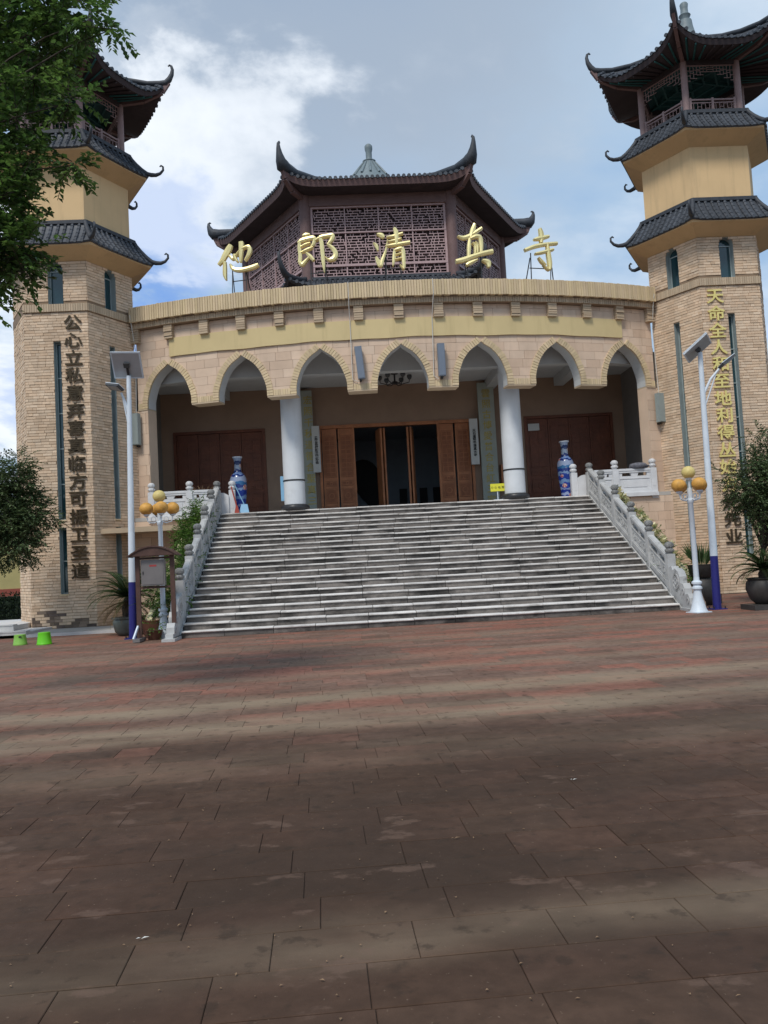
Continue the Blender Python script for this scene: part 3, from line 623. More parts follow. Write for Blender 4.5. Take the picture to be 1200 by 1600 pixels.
# ================================================================== minarets
XT, YT, RT = 10.515, 27.05, 1.91
COUP_L = '公心立私意弃喜真临方可振卫圣道'; COUP_R = '天命全人和至地利得丛始方光先业'
BL, BH = .236, .088
def tower(s):
    cx, cy = s * XT, YT; side = 'left' if s < 0 else 'right'
    root = thing('minaret', ('tan brick hexagonal minaret on the left with gold characters darkened with a painted reflection down its front' if s < 0 else 'tan brick hexagonal minaret on the right with gold characters down its front'), 'minaret', (cx, cy, 0), 'pair of minarets')
    a = RT / 2; ap = RT * C30; ZT = 11.34
    inner, outer = (TH6[1], TH6[5]) if s < 0 else (TH6[5], TH6[1])
    slit = [(-.105, .105, 1.10, 3.07, 0), (-.105, .105, 3.33, 8.77, 0), (-.225, .225, 9.93, 11.24, 1)]
    uo = {0.: -.02 * s, inner: 0.}
    core = MB(); win_i = 0
    allbr = []
    for th in TH6:
        holes = [(h[0] + uo[th], h[1] + uo[th], *h[2:]) for h in slit] if th in uo else []
        fn = lambda u, z, d, th=th: hexpt(cx, cy, th, ap + d, u, z)
        z = 0.
        for (ua, ub, za, zb, arch) in holes:
            core.quadl([fn(-a, z, 0), fn(a, z, 0), fn(a, za, 0), fn(-a, za, 0)])
            pts = [(ua, za), (ub, za)]; hw = (ub - ua) / 2; uc = (ua + ub) / 2
            if arch:
                zs = zb - hw; arc = [(uc + hw * math.cos(t * PI / 10), zs + hw * math.sin(t * PI / 10)) for t in range(11)]
                core.quadl([fn(-a, za, 0), fn(ua, za, 0), fn(ua, zs, 0), fn(-a, zs, 0)]); core.quadl([fn(ub, za, 0), fn(a, za, 0), fn(a, zs, 0), fn(ub, zs, 0)])
                for k in range(5):
                    p, q = arc[k], arc[k + 1]; core.quadl([fn(p[0], p[1], 0), fn(a, p[1], 0), fn(a, q[1], 0), fn(q[0], q[1], 0)]); core.quadl([fn(-a, p[1], 0), fn(2 * uc - p[0], p[1], 0), fn(2 * uc - q[0], q[1], 0), fn(-a, q[1], 0)])
                pts += arc[0:]
            else:
                core.quadl([fn(-a, za, 0), fn(ua, za, 0), fn(ua, zb, 0), fn(-a, zb, 0)]); core.quadl([fn(ub, za, 0), fn(a, za, 0), fn(a, zb, 0), fn(ub, zb, 0)]); pts += [(ub, zb), (ua, zb)]
            z = zb; DEP = -.22
            # window: reveal + frame + mullions + pane
            rv = MB()
            for k in range(len(pts)):
                p, q = pts[k], pts[(k + 1) % len(pts)]
                if abs(p[0] - q[0]) + abs(p[1] - q[1]) < 1e-6: continue
                rv.quadl([fn(p[0], p[1], .02), fn(q[0], q[1], .02), fn(q[0], q[1], DEP), fn(p[0], p[1], DEP)])
            wobj = rv.build('window', 'window_frame', root)
            pn = MB(); pn.quadl([fn(p[0], p[1], DEP + .02) for p in pts]); pn.build('pane', 'teal_glass', wobj)
            fr = MB(); t = .018
            for u0 in (ua + t, ub - t): fr.bar(fn(u0, za, DEP + .03), fn(u0, zb - (hw if arch else 0), DEP + .03), .03, .03, up=(math.sin(th), -math.cos(th), 0))
            zz = [za + .02] + ([zb - hw] if arch else [za + (zb - za) * k / max(1, round((zb - za) / 1.1)) for k in range(1, round((zb - za) / 1.1))]) + ([] if arch else [zb - .02])
            for z1 in zz: fr.bar(fn(ua, z1, DEP + .034), fn(ub, z1, DEP + .034), .03, .03)
            fr.build('window_bars', 'window_frame', wobj)
            sl = MB(); sl.hexa([fn(ua - .03, za - .05, -.1), fn(ub + .03, za - .05, -.1), fn(ub + .03, za - .05, .05), fn(ua - .03, za - .05, .05), fn(ua - .03, za - .004, -.1), fn(ub + .03, za - .004, -.1), fn(ub + .03, za - .004, .05), fn(ua - .03, za - .004, .05)]); sl.build('sill', 'soldier', wobj)
        core.quadl([fn(-a, z, 0), fn(a, z, 0), fn(a, ZT, 0), fn(-a, ZT, 0)])
        if th in (0., inner, outer):
            nc = int(ZT / BH)
            for c in range(nc):
                z0 = c * BH; zm = z0 + BH / 2
                if 9.68 < z0 + BH and z0 < 9.95: continue
                gaps = []
                for (ua, ub, za, zb, arch) in holes:
                    if za - .05 < zm < zb:
                        hw = (ub - ua) / 2; uc = (ua + ub) / 2
                        if arch and zm > zb - hw: hw = math.sqrt(max(.0, hw * hw - (zm - (zb - hw)) ** 2))
                        gaps.append((uc - hw - .004, uc + hw + .004))
                u = -a - .008 - (BL * .5 if c % 2 else 0) - RD.uniform(0, .08)
                while u < a + .008:
                    ln = BL * RD.choice((1, 1, 1, .8, 1.2, .55)); segs = [(max(u, -a - .008), min(u + ln, a + .008))]; u += ln
                    for g0, g1 in gaps:
                        ns_ = []
                        for p, q in segs:
                            if q <= g0 or p >= g1: ns_.append((p, q))
                            else:
                                if p < g0: ns_.append((p, g0))
                                if q > g1: ns_.append((g1, q))
                        segs = ns_
                    for p, q in segs:
                        if q - p > .03: allbr.append((th, (p + q) / 2, zm, q - p))
    core.quadl([hexpt(cx, cy, 0, 0, 0, ZT)] * 3) if 0 else None
    core.build('wall_core', 'brick_mortar', root)
    # bricks: the ones that show largest are parts, the others one mass
    def big(t): 
        p = hexpt(cx, cy, t[0], ap, t[1], t[2]); k = 1 if t[0] == 0. else (.55 if t[0] == inner else .1)
        return -(t[3] * k / ((p - CAMP).length ** 2)) if inview(p) else 0
    allbr.sort(key=big); shared = {}
    rest = MB(); restd = MB()
    for i, (th, u, z, ln) in enumerate(allbr):
        d = RD.uniform(.010, .026); dirty = s < 0 and th == 0. and z < .50 + .5 * noise.noise(Vector((u * 2.2, z * 2.5, 1.7))) - .35 * abs(u + .25) + RD.uniform(-.15, .15)
        if i < 300:
            k = (round(ln, 2), dirty)
            if k not in shared: shared[k] = bev_box_mesh('brick', (k[0] - .006, .05, BH - .013), 'dirty_brick' if dirty else 'brick', .004)
            p = hexpt(cx, cy, th, ap + d - .025, u, z); put('brick', shared[k], root, p, th)
        else:
            tgt = restd if dirty else rest; tgt.cur = RD.random(); p = hexpt(cx, cy, th, ap + d - .025, u, z); tgt.box(p, (ln - .006, .05, BH - .013), rz=th)
    rest.build('upper_bricks', 'brick', root, kind='stuff')
    if restd.v: restd.build('stained_bricks', 'dirty_brick', root, kind='stuff')
    # soldier-course band
    bm = bev_box_mesh('band_brick', (.066, .10, .235), 'soldier_dull', .005)
    for th in (0., inner):
        n = 27; wd = (RT + .06) / n
        for k in range(n): put('band_brick', bm, root, hexpt(cx, cy, th, ap + .02 + RD.uniform(-.004, .004), -(RT + .06) / 2 + wd * (k + .5), 9.815), th)
    b = MB(); HexRoof(cx, cy, [(RT + .03, 9.68), (RT + .03, 9.945)]).surf(b, TH6, 1, 1); HexRoof(cx, cy, [(RT - .02, 9.68), (RT + .03, 9.68)]).surf(b, TH6, 1, 1); HexRoof(cx, cy, [(RT - .02, 9.945), (RT + .03, 9.945)]).surf(b, TH6, 1, 1); b.build('band_core', 'joint', root)
    # skirts, plaster storey
    skirt(root, cx, cy, RT - .02, 11.26, 2.60, 11.56, 2.02, 12.42)
    b = MB(); HexRoof(cx, cy, [(1.90, 12.2), (1.90, 14.3)]).surf(b, TH6, 1, 1); b.build('plaster_storey', 'yellow_plaster', root)
    skirt(root, cx, cy, 1.88, 14.22, 2.55, 14.54, 1.98, 15.32)
    # pavilion
    b = MB(); HexRoof(cx, cy, [(1.99, 15.1), (1.99, 15.36), (.01, 15.36)]).surf(b, TH6, 1, 2); b.build('pavilion_floor', 'red_wood', root)
    RC = 1.74
    for k, an in enumerate(CORN):
        p = Vector((cx + math.sin(an) * RC, cy - math.cos(an) * RC, 0)); b = MB(); b.lathe([(.13, 15.36), (.13, 15.44), (.105, 15.46), (.105, 17.12)], (p.x, p.y, 0), 12); auto_smooth(b.build('pavilion_column', 'pale_red', root), 40)
    for th in TH6:
        e = RC / 2 - .1; fn = lambda u, z, d=0., th=th: hexpt(cx, cy, th, RC * C30 + d, u, z)
        up = (math.sin(th), -math.cos(th), 0)
        b = MB(); b.bar(fn(-e, 15.86), fn(e, 15.86), .05, .05); b.bar(fn(-e, 15.76), fn(e, 15.76), .03, .03); b.bar(fn(-e, 15.47), fn(e, 15.47), .04, .05)
        for u in (-e + .04, 0, e - .04): b.bar(fn(u, 15.38), fn(u, 15.92), .07, .07, up=up)
        rl = b.build('railing', 'pale_red', root)
        b = MB()
        for c0, c1 in ((-e + .08, -.04), (.04, e - .08)):      # broken-line fret under the rails
            n = 5
            for k in range(n):
                u = c0 + (c1 - c0) * (k + .5) / n; b.bar(fn(u, 15.49), fn(u, 15.75), .014, .014, up=up); zz = 15.53 + .05 * ((k * 2) % 5); b.bar(fn(u, zz), fn(min(u + (c1 - c0) / n, c1), zz), .014, .014)
        b.build('rail_fret', 'pale_red', rl, kind='stuff')
        b = MB(); zt = 17.0
        b.bar(fn(-e, zt), fn(e, zt), .03, .03)
        for sg in (-1, 1):
            b.bar(fn(sg * e, zt), fn(sg * e, 16.45), .025, .025, up=up)
            n = 7
            for k in range(n + 1):
                u = sg * (e - k * e / n); dep = (.50, .42, .42, .30, .30, .20, .20, .20)[k]
                b.bar(fn(u, zt), fn(u, zt - dep), .016, .016, up=up)
                if k < n:
                    u2 = sg * (e - (k + 1) * e / n)
                    for dz in (dep, dep * .66 - .03 * (k % 2), dep * .33 + .03 * (k % 2)): b.bar(fn(u, zt - dz), fn(u2, zt - dz), .016, .016)
        b.build('hanging_fret', 'pale_red', root, kind='stuff')
        b = MB(); b.bar(fn(-RC / 2, 17.12), fn(RC / 2, 17.12), .12, .2); b.build('beam', 'dark_soffit', root)
    b = MB(); HexRoof(cx, cy, [(1.75, 17.16), (1.1, 17.34), (.01, 17.42)]).surf(b, TH6, 1, 2); b.build('painted_ceiling', 'teal_paint', root)
    b = MB()
    for rr in (.5, .95, 1.35):
        for th in TH6: b.bar(hexpt(cx, cy, th, rr * C30, -rr / 2, 17.30 - rr * .08), hexpt(cx, cy, th, rr * C30, rr / 2, 17.30 - rr * .08), .06, .06)
    for an in CORN: b.bar((cx, cy, 17.36), (cx + math.sin(an) * 1.7, cy - math.cos(an) * 1.7, 17.13), .07, .07)
    b.build('ceiling_ribs', 'teal_paint', root)
    # upswept roof
    LIFT, EXT = .55, .07
    top = HexRoof(cx, cy, [(3.05, 17.20), (2.55, 17.38), (1.95, 17.66), (1.3, 18.02), (.7, 18.42), (.3, 18.8)], LIFT, EXT, 3.4, 1.5)
    b = MB(); top.surf(b, TH6, 16, 8); b.build('roof_bed', 'roof_tile', root)
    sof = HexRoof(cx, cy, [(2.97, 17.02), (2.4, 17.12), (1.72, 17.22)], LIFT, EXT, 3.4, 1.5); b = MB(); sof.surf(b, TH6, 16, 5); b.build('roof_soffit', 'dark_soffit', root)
    b = MB()
    for th in TH6:
        for i in range(16):
            u0, u1 = -1 + 2 * i / 16, -1 + 2 * (i + 1) / 16
            b.quadl([sof.P(th, u0, 0), sof.P(th, u1, 0), top.P(th, u1, 0, -.03), top.P(th, u0, 0, -.03)])
    b.build('fascia', 'dark_soffit', root)
    for th in TH3 + (PI * 2 / 3 if s < 0 else -PI * 2 / 3,):
        top.rolls(root, th, roll_list(1.45, .2), .06, .22, 2, over=.05)
    for th in TH3:
        for k in range(9):
            u = -.8 + .2 * k; b = MB(); p = [sof.P(th, u, v, -.03) for v in (.04, .3, .6, .95)]
            b.tube(p, .032, 4); b.build('rafter', 'teal_paint' if abs(u) > .35 else 'dark_soffit', root)
    for an in CORN:
        d = Vector((math.sin(an), -math.cos(an), 0)); bb = MB(); k0 = Vector((cx, cy, 0))
        th = an - PI / 6; P0 = [top.P(th, 1, v, .07) for v in (1, .8, .6, .4, .2, .06)]; e = top.P(th, 1, 0, .05)
        path = P0 + [e + d * x + Vector((0, 0, z)) for x, z in ((.02, .04), (.14, .17), (.22, .33), (.25, .50), (.22, .62), (.16, .66), (.11, .62))]
        bb.tube(path, [.06, .07, .075, .08, .085, .10, .11, .095, .075, .055, .042, .034, .02], 8, 1.); auto_smooth(bb.build('hip_ridge', 'ridge_tile', root), 60)
        bb = MB(); bb.bar(sof.P(th, 1, 1, -.05), sof.P(th, 1, .45, -.07), .12, .16); bb.bar(sof.P(th, 1, .45, -.07), sof.P(th, 1, .02, -.03), .11, .15); bb.bar(sof.P(th, 1, .02, -.03), e + d * .10 + Vector((0, 0, .05)), .10, .14); bb.build('corner_beam', 'red_wood', root)
    b = MB(); b.lathe([(.55, 18.6), (.34, 18.85), (.24, 19.3), (.22, 19.5), (.14, 19.55), (.16, 19.62), (.20, 19.7), (.13, 19.78), (.12, 19.95), (.14, 20.1), (.11, 20.15), (.02, 20.17)], (cx, cy, 0), 14); auto_smooth(b.build('finial', 'finial_grey', root), 50)
    # characters down the front face
    for k, ch in enumerate(COUP_L if s < 0 else COUP_R):
        m_ = 'gold_dark_reflect' if s < 0 or k > 11 else 'gold_text'
        text_obj('character', ch, .50, .016, m_, root, (s * 10.0, cy - ap - .055, 9.34 - k * .541), 0., 1.12, .008)
    return root
tower(-1); tower(1)
# ================================================================== entrance porch with seven pointed arches on a bowed front
YF, RC_, DA = 25.38, 22.87, .1102; CYA = YF + RC_; PIT = RC_ * DA
def A(u, z, d=0.):
    t = u / RC_; r = RC_ + d; return Vector((r * math.sin(t), CYA - r * math.cos(t), z))
porch = thing('porch_building', 'tan entrance porch with seven pointed brick arches and two white columns', 'building', (0, 26, 0))
ZP, ZTOP, UE = 6.89, 9.60, 8.72
PROF = [(0, 1.38), (.05, 1.335), (.13, 1.275), (.24, 1.205), (.34, 1.13), (.45, 1.02), (.55, .89), (.63, .755), (.69, .61), (.74, .47), (.78, .33), (.80, .2), (.80, 0)]
def zlow(u):
    c = round(u / PIT) * PIT; du = abs(u - c)
    if abs(c) > 3.1 * PIT or du >= .8: return ZP
    for (a, za), (b_, zb) in zip(PROF, PROF[1:]):
        if a <= du <= b_ and b_ > a: return ZP + za + (zb - za) * (du - a) / (b_ - a)
    return ZP
poly = [(-UE, ZP)]
for k in range(-3, 4):
    c = k * PIT; poly += [(c - a, ZP + z) for a, z in PROF[::-1]] + [(c + a, ZP + z) for a, z in PROF[1:]]
poly.append((UE, ZP))
b = MB(); D0, D1 = -.45, -.012
for (u0, z0), (u1, z1) in zip(poly, poly[1:]):
    if u1 - u0 > 1e-6:
        b.quadl([A(u0, z0, D1), A(u1, z1, D1), A(u1, ZTOP, D1), A(u0, ZTOP, D1)]); b.quadl([A(u1, z1, D0), A(u0, z0, D0), A(u0, ZTOP, D0), A(u1, ZTOP, D0)])
        if abs(z0 - ZP) < 1e-6 and abs(z1 - ZP) < 1e-6: b.quadl([A(u0, z0, D0), A(u1, z1, D0), A(u1, z1, D1), A(u0, z0, D1)])
b.build('arcade_wall', 'joint', porch)
for k in range(-3, 4):
    c = k * PIT; path = [(c - a, ZP + z) for a, z in PROF[::-1]] + [(c + a, ZP + z) for a, z in PROF[1:]]
    b = MB()
    for (u0, z0), (u1, z1) in zip(path, path[1:]): b.quadl([A(u0, z0, D0), A(u1, z1, D0), A(u1, z1, .0), A(u0, z0, .0)])
    arch = b.build('arch_lining', 'ceiling', porch)
    half = [(a, ZP + z) for a, z in PROF[::-1]]; sl = [0]
    for p, q in zip(half, half[1:]): sl.append(sl[-1] + math.dist(p, q))
    tot = sl[-1]; nb = 20
    def at(sv):
        for i in range(len(sl) - 1):
            if sv <= sl[i + 1] + 1e-9:
                f = (sv - sl[i]) / max(1e-9, sl[i + 1] - sl[i]); p, q = half[i], half[i + 1]; d = Vector((q[0] - p[0], q[1] - p[1])).normalized()
                return Vector((p[0] + (q[0] - p[0]) * f, p[1] + (q[1] - p[1]) * f)), d
    def smooth_n(sv):
        d = at(max(0, sv - .06))[1] + at(min(tot, sv + .06))[1]; d.normalize(); return Vector((d.y, -d.x))
    for sg in (-1, 1):
        for i in range(nb):
            g = .006; s0, s1 = tot * i / nb + g, tot * (i + 1) / nb - g; p, q = at(s0)[0], at(s1)[0]; n0, n1 = smooth_n(s0), smooth_n(s1); th_ = .185 + RD.uniform(-.008, .008)
            po = [p - n0 * .008, p + n0 * th_, q + n1 * th_, q - n1 * .008]
            po = [(c + sg * max(.003, v.x), v.y) for v in po]; bb = MB(); bb.cur = RD.random()
            if sg < 0: po = po[::-1]
            bb.prism(po, A, -.03, .045 + RD.uniform(-.008, .008)); bb.build('arch_brick', 'soldier', arch)
# pendants between the arches: soldier course and a thin bottom plate
for k in range(-4, 4):
    c = (k + .5) * PIT; u0, u1 = c - (PIT / 2 - .8 - .19), c + (PIT / 2 - .8 - .19)
    u0, u1 = max(u0, -UE), min(u1, UE)
    b = MB(); b.prism([(max(c - PIT / 2 + .8, -UE), ZP - .05), (min(c + PIT / 2 - .8, UE), ZP - .05), (min(c + PIT / 2 - .8, UE), ZP - .004), (max(c - PIT / 2 + .8, -UE), ZP - .004)], A, D0, .035); pd = b.build('pendant_plate', 'soldier_dull', porch)
    n = max(2, round((u1 - u0) / .075))
    for i in range(n):
        b = MB(); b.cur = RD.random(); w_ = (u1 - u0) / n; b.prism([(u0 + w_ * i + .004, ZP), (u0 + w_ * (i + 1) - .004, ZP), (u0 + w_ * (i + 1) - .004, ZP + .18), (u0 + w_ * i + .004, ZP + .18)], A, -.02, .03 + RD.uniform(-.006, .006)); b.build('pendant_brick', 'soldier', pd)
# cladding slabs
def clad(root, u0, u1, z0, z1, fn, tw, thh, lowfn=None, name='cladding_slab', proud=.012):
    r = 0; z = z0
    while z < z1 - .02:
        zt = min(z + thh, z1); u = u0 - (tw * .5 if r % 2 else 0) - RD.uniform(0, .1)
        while u < u1:
            ln = tw * RD.choice((1, 1, .8, 1.2)); a, c = max(u, u0) + .004, min(u + ln, u1) - .004; u += ln
            if c - a < .03: continue
            xs = [a + (c - a) * i / 8 for i in range(9)] if lowfn else [a, c]
            low = [max(z + .003, lowfn(x) + .02) if lowfn else z + .003 for x in xs]
            run = []
            for x, lo in list(zip(xs, low)) + [(None, 99)]:
                if lo < zt - .02: run.append((x, lo))
                else:
                    if len(run) > 1:
                        b = MB(); b.cur = RD.random()
                        if lowfn and max(q[1] for q in run) < z + .004: run = [run[0], run[-1]]
                        b.prism(run + [(run[-1][0], zt - .003), (run[0][0], zt - .003)], fn, -.01, proud + RD.uniform(-.003, .003)); b.build(name, 'cladding', root)
                    run = []
        z = zt; r += 1
clad(porch, -UE, UE, ZP, 9.46, A, .62, .27, lowfn=zlow)
# corbels, bands, cap
for k in range(-7, 8):
    u = -.03 + 1.235 * k
    for i in range(6):
        z0 = 9.04 + i * .0735; b = MB(); b.cur = RD.random(); hw = .145 + RD.uniform(-.006, .006); b.prism([(u - hw, z0), (u + hw, z0), (u + hw, z0 + .062), (u - hw, z0 + .062)], A, 0., .17 + RD.uniform(-.012, .012) + (i % 2) * .012); b.build('corbel_brick', 'soldier_dull', porch)
def course(z0, z1, d, pitch, m, name, jit):
    n = int(2 * UE / pitch); w_ = 2 * UE / n; hw = w_ / 2 - .004
    q = bev_box_mesh(name, (2 * hw, .14, z1 - z0), m, .006)
    for i in range(n):
        u = -UE + w_ * (i + .5); p = A(u, (z0 + z1) / 2 + RD.uniform(-jit, jit), d - .07 + RD.uniform(-.006, .006)); put(name, q, porch, p, u / RC_)
b = MB()
for i in range(60):
    u0, u1 = -UE + 2 * UE * i / 60, -UE + 2 * UE * (i + 1) / 60
    for z0, z1, d in ((9.47, 9.66, .17), (9.66, 10.13, .30)): b.hexa([A(u0, z0, -.35), A(u1, z0, -.35), A(u1, z0, d), A(u0, z0, d), A(u0, z1, -.35), A(u1, z1, -.35), A(u1, z1, d), A(u0, z1, d)])
b.build('cornice_core', 'joint', porch)
course(9.48, 9.65, .22, .078, 'soldier_dull', 'band_brick', .002)
course(9.66, 10.15, .36, .084, 'soldier', 'cap_brick', .008)
b = MB(); n = 24
for i in range(n):
    u0, u1 = -UE + 2 * UE * i / n, -UE + 2 * UE * (i + 1) / n; p, q = A(u0, 9.7, -.3), A(u1, 9.7, -.3); b.quadl([p, q, (q.x, 36, 9.7), (p.x, 36, 9.7)])
b.build('roof_deck', 'joint', porch)
# columns
for s in (-1, 1):
    x, y = s * 3.60, 27.0; b = MB(); b.lathe([(.345, H + .16), (.345, 5.0), (.335, 7.4), (.335, 7.80)], (x, y, 0), 28); c = auto_smooth(b.build('column', 'white_column', porch), 40)
    b = MB(); b.lathe([(.40, H), (.44, H + .02), (.47, H + .08), (.44, H + .15), (.37, H + .19), (.30, H + .19)], (x, y, 0), 28); auto_smooth(b.build('column_base', 'black_stone', c), 50)
    b = MB(); b.lathe([(.35, 4.30), (.358, 4.305), (.358, 4.345), (.35, 4.35)], (x, y, 0), 28); b.build('column_band', 'steel_dark', c)
# floor, ceiling, beams, walls
YB = 30.5
b = MB(); b.box((0, (27.05 + YB) / 2 + .2, H - .06), (11.9, YB - 27.05 + .4, .115))
for s in (-1, 1): b.box((s * 7.33, (26.84 + YB) / 2 + .2, H - .06), (2.75, YB - 26.84 + .4, .118))
b.build('landing_floor', 'landing', porch)
b = MB(); b.box((0, 28.9, 8.16), (17.2, 3.4, .12)); b.build('ceiling', 'ceiling', porch)
b = MB()
for i in range(24):
    u0, u1 = -8.5 + 17 * i / 24, -8.5 + 17 * (i + 1) / 24; p, q = A(u0, 8.72, -.44), A(u1, 8.72, -.44); b.quadl([p, q, (q.x, max(27.3, q.y + .1), 8.72), (p.x, max(27.3, p.y + .1), 8.72)])
b.build('front_ceiling', 'ceiling', porch)
b = MB(); b.box((0, 27.05, 8.26), (13.6, .35, .98))
for s in (-1, 1): b.box((s * 7.6, 27.5, 8.26), (1.7, .35, .98), rz=s * .36)
b.build('lintel_beam', 'ceiling', porch)
for x in (-6.2, -3.6, 3.6, 6.2):
    b = MB(); b.box((x, 28.85, 7.94), (.35, 3.28, .34)); b.build('cross_beam', 'ceiling', porch)
for x in (-6.2, -3.6, -1.25, 1.25, 3.6, 6.2):
    b = MB(); yy = A(x, 0, -.45).y; b.box((x, (yy + 26.87) / 2, 8.2), (.35, max(.1, 26.87 - yy - .002), 1.0)); b.build('bracket_beam', 'ceiling', porch)
def backwall(x0, x1, z0, z1, m='brown_wall'): b.quadl([(x0, YB, z0), (x1, YB, z0), (x1, YB, z1), (x0, YB, z1)])
b = MB(); backwall(-8.6, 8.6, 6.66, 8.12); backwall(-8.6, -8.14, H, 6.66); backwall(-4.80, -2.86, H, 6.66); backwall(2.86, 4.80, H, 6.66); backwall(8.14, 8.6, H, 6.66); b.build('back_wall', 'brown_wall', porch)
for s in (-1, 1):
    b = MB(); b.box((s * 8.72, 28.9, 5.7), (.3, 3.4, 4.8)); b.build('end_wall', 'grey_wall', porch)
    # pilaster at the end of the arcade
    us = (s * 8.36, s * 9.05); u0, u1 = min(us), max(us)
    b = MB(); b.prism([(u0, H), (u1, H), (u1, ZP - .05), (u0, ZP - .05)], A, -.45, -.012); b.build('pilaster', 'cladding', porch)
    clad(porch, u0, u1, H, ZP - .05, A, .5, .34)
    # wall under the landing
    fn = (lambda u, z, d: (u, 26.80 - d, z)); x0, x1 = (6.22, 9.3) if s > 0 else (-9.3, -6.22)
    b = MB()
    if s > 0: b.box(((x0 + x1) / 2, 26.95, (H - .12) / 2), (x1 - x0, .28, H - .12))
    else:
        b.box((-8.4, 26.95, (H - .12) / 2), (1.8, .28, H - .12)); b.box((-6.86, 26.95, 2.92), (1.28, .28, .63))
    b.build('retaining_wall', 'joint', porch)
    if s > 0: clad(porch, x0, x1, .02, H - .13, fn, .52, .30)
    else: clad(porch, -9.3, -7.5, .02, H - .13, fn, .52, .30); clad(porch, -7.5, -6.22, 2.62, H - .13, fn, .52, .30)
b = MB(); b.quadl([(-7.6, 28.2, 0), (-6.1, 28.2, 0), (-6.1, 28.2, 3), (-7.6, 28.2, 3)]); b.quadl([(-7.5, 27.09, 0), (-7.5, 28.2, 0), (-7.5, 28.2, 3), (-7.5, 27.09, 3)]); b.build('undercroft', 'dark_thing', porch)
b = MB(); b.box((-8.05, 26.2, 2.90), (3.4, 1.25, .09)); b.box((-8.05, 25.62, 2.93), (3.44, .06, .16)); b.build('canopy_slab', 'soldier_dull', porch)
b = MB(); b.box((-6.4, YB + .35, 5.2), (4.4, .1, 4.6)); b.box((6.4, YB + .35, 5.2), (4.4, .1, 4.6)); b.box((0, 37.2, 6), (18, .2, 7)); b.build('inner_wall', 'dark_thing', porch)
# doors
def leaf(parent, x0, x1, z0, z1, y, wm='wood_door', cm='wood_carve'):
    b = MB(); b.box(((x0 + x1) / 2, y, (z0 + z1) / 2), (x1 - x0 - .015, .06, z1 - z0)); d = b.build('door_leaf', wm, parent); h = z1 - z0; w_ = x1 - x0
    for f0, f1, nx in ((.03, .10, 1), (.13, .30, 1), (.33, .39, 1), (.43, .92, 1)):
        p = MB(); p.box(((x0 + x1) / 2, y - .036, z0 + h * (f0 + f1) / 2), (w_ - .14, .02, h * (f1 - f0))); p.build('door_panel', cm, d)
        q = MB(); xa, xb, za, zb = x0 + .09, x1 - .09, z0 + h * f0 + .03, z0 + h * f1 - .03
        for a, c in (((xa, za), (xb, za)), ((xa, zb), (xb, zb)), ((xa, za), (xa, zb)), ((xb, za), (xb, zb))): q.bar((a[0], y - .05, a[1]), (c[0], y - .05, c[1]), .02, .02, up=(0, 1, 0))
        if f1 - f0 > .2:
            for i in range(1, 9): zz = za + (zb - za) * i / 9; q.bar((xa, y - .05, zz), (xb, y - .05, zz), .018, .018)
            q.bar(((xa + xb) / 2, y - .052, za), ((xa + xb) / 2, y - .052, zb), .018, .018, up=(0, 1, 0))
        else: ring(q, (lambda u, z, d_: (u, y - .045 - d_, z)), (xa + xb) / 2, (za + zb) / 2, min(.09, (zb - za) * .3), .025, 0, .02, 8)
        q.build('door_carving', wm, d, kind='stuff')
for x0, x1 in ((-8.14, -4.80), (4.80, 8.14)):
    b = MB(); b.box(((x0 + x1) / 2, YB + .02, 6.62), (x1 - x0, .14, .10)); b.box((x0 + .05, YB + .02, (H + 6.57) / 2), (.1, .14, 6.57 - H)); b.box((x1 - .05, YB + .02, (H + 6.57) / 2), (.1, .14, 6.57 - H)); fr = b.build('door_frame', 'wood_shaded', porch)
    for i in range(4): w_ = (x1 - x0 - .2) / 4; leaf(porch, x0 + .1 + w_ * i, x0 + .1 + w_ * (i + 1), H + .02, 6.56, YB + .04, 'wood_shaded', 'wood_shaded')
b = MB(); b.box((0, YB + .02, 6.61), (5.72, .16, .12))
for x in (-2.81, 2.81): b.box((x, YB + .02, (H + 6.55) / 2), (.1, .16, 6.55 - H))
for x in (-1.57, 1.57): b.box((x, YB + .02, (H + 6.55) / 2), (.07, .16, 6.55 - H))
b.build('door_frame', 'wood_door', porch)
for x0 in (-2.76, -2.165, 1.57, 2.165): leaf(porch, x0 + (.02 if x0 < 0 else .035), x0 + .575, H + .02, 6.54, YB + .04)
for x, a in ((-.62, .25), (.50, -.2)):                       # leaves folded open, seen edge on
    b = MB(); b.box((x, YB + .35, (H + 6.5) / 2), (.07, .62, 6.5 - H), rz=a); b.box((x + .12, YB + .35, (H + 6.5) / 2), (.06, .62, 6.5 - H), rz=a); b.build('open_leaf', 'wood_door', porch)
# room behind the open doors
b = MB()
for q in ([(-4, 37, H), (4, 37, H), (4, 37, 7), (-4, 37, 7)], [(-4, YB + .2, H), (-4, 37, H), (-4, 37, 7), (-4, YB + .2, 7)], [(4, YB + .2, H), (4, 37, H), (4, 37, 7), (4, YB + .2, 7)], [(-4, YB + .2, 7), (4, YB + .2, 7), (4, 37, 7), (-4, 37, 7)]): b.quadl(q)
b.build('room_wall', 'room_blue', porch)
b = MB(); b.quadl([(-4, YB, H + .001), (4, YB, H + .001), (4, 37, H + .001), (-4, 37, H + .001)]); b.build('room_floor', 'wood_carve', porch)
b = MB(); pts = [(-1.9, H)] + [(-1.15 + .75 * math.cos(PI - PI * i / 10), H + 1.9 + .9 * math.sin(PI * i / 10)) for i in range(11)] + [(-.4, H)]
b.prism(pts[1:], (lambda u, z, d: (u, 36.95 - d, z)), 0, .06); b.build('prayer_niche', 'dark_thing', porch)
for x in (-2.6, -2.0, .6, 1.5, 2.1, 2.8):
    b = MB(); b.box((x, 36.9, H + .75), (.34, .06, 1.3)); b.build('wall_panel', 'dark_thing', porch)
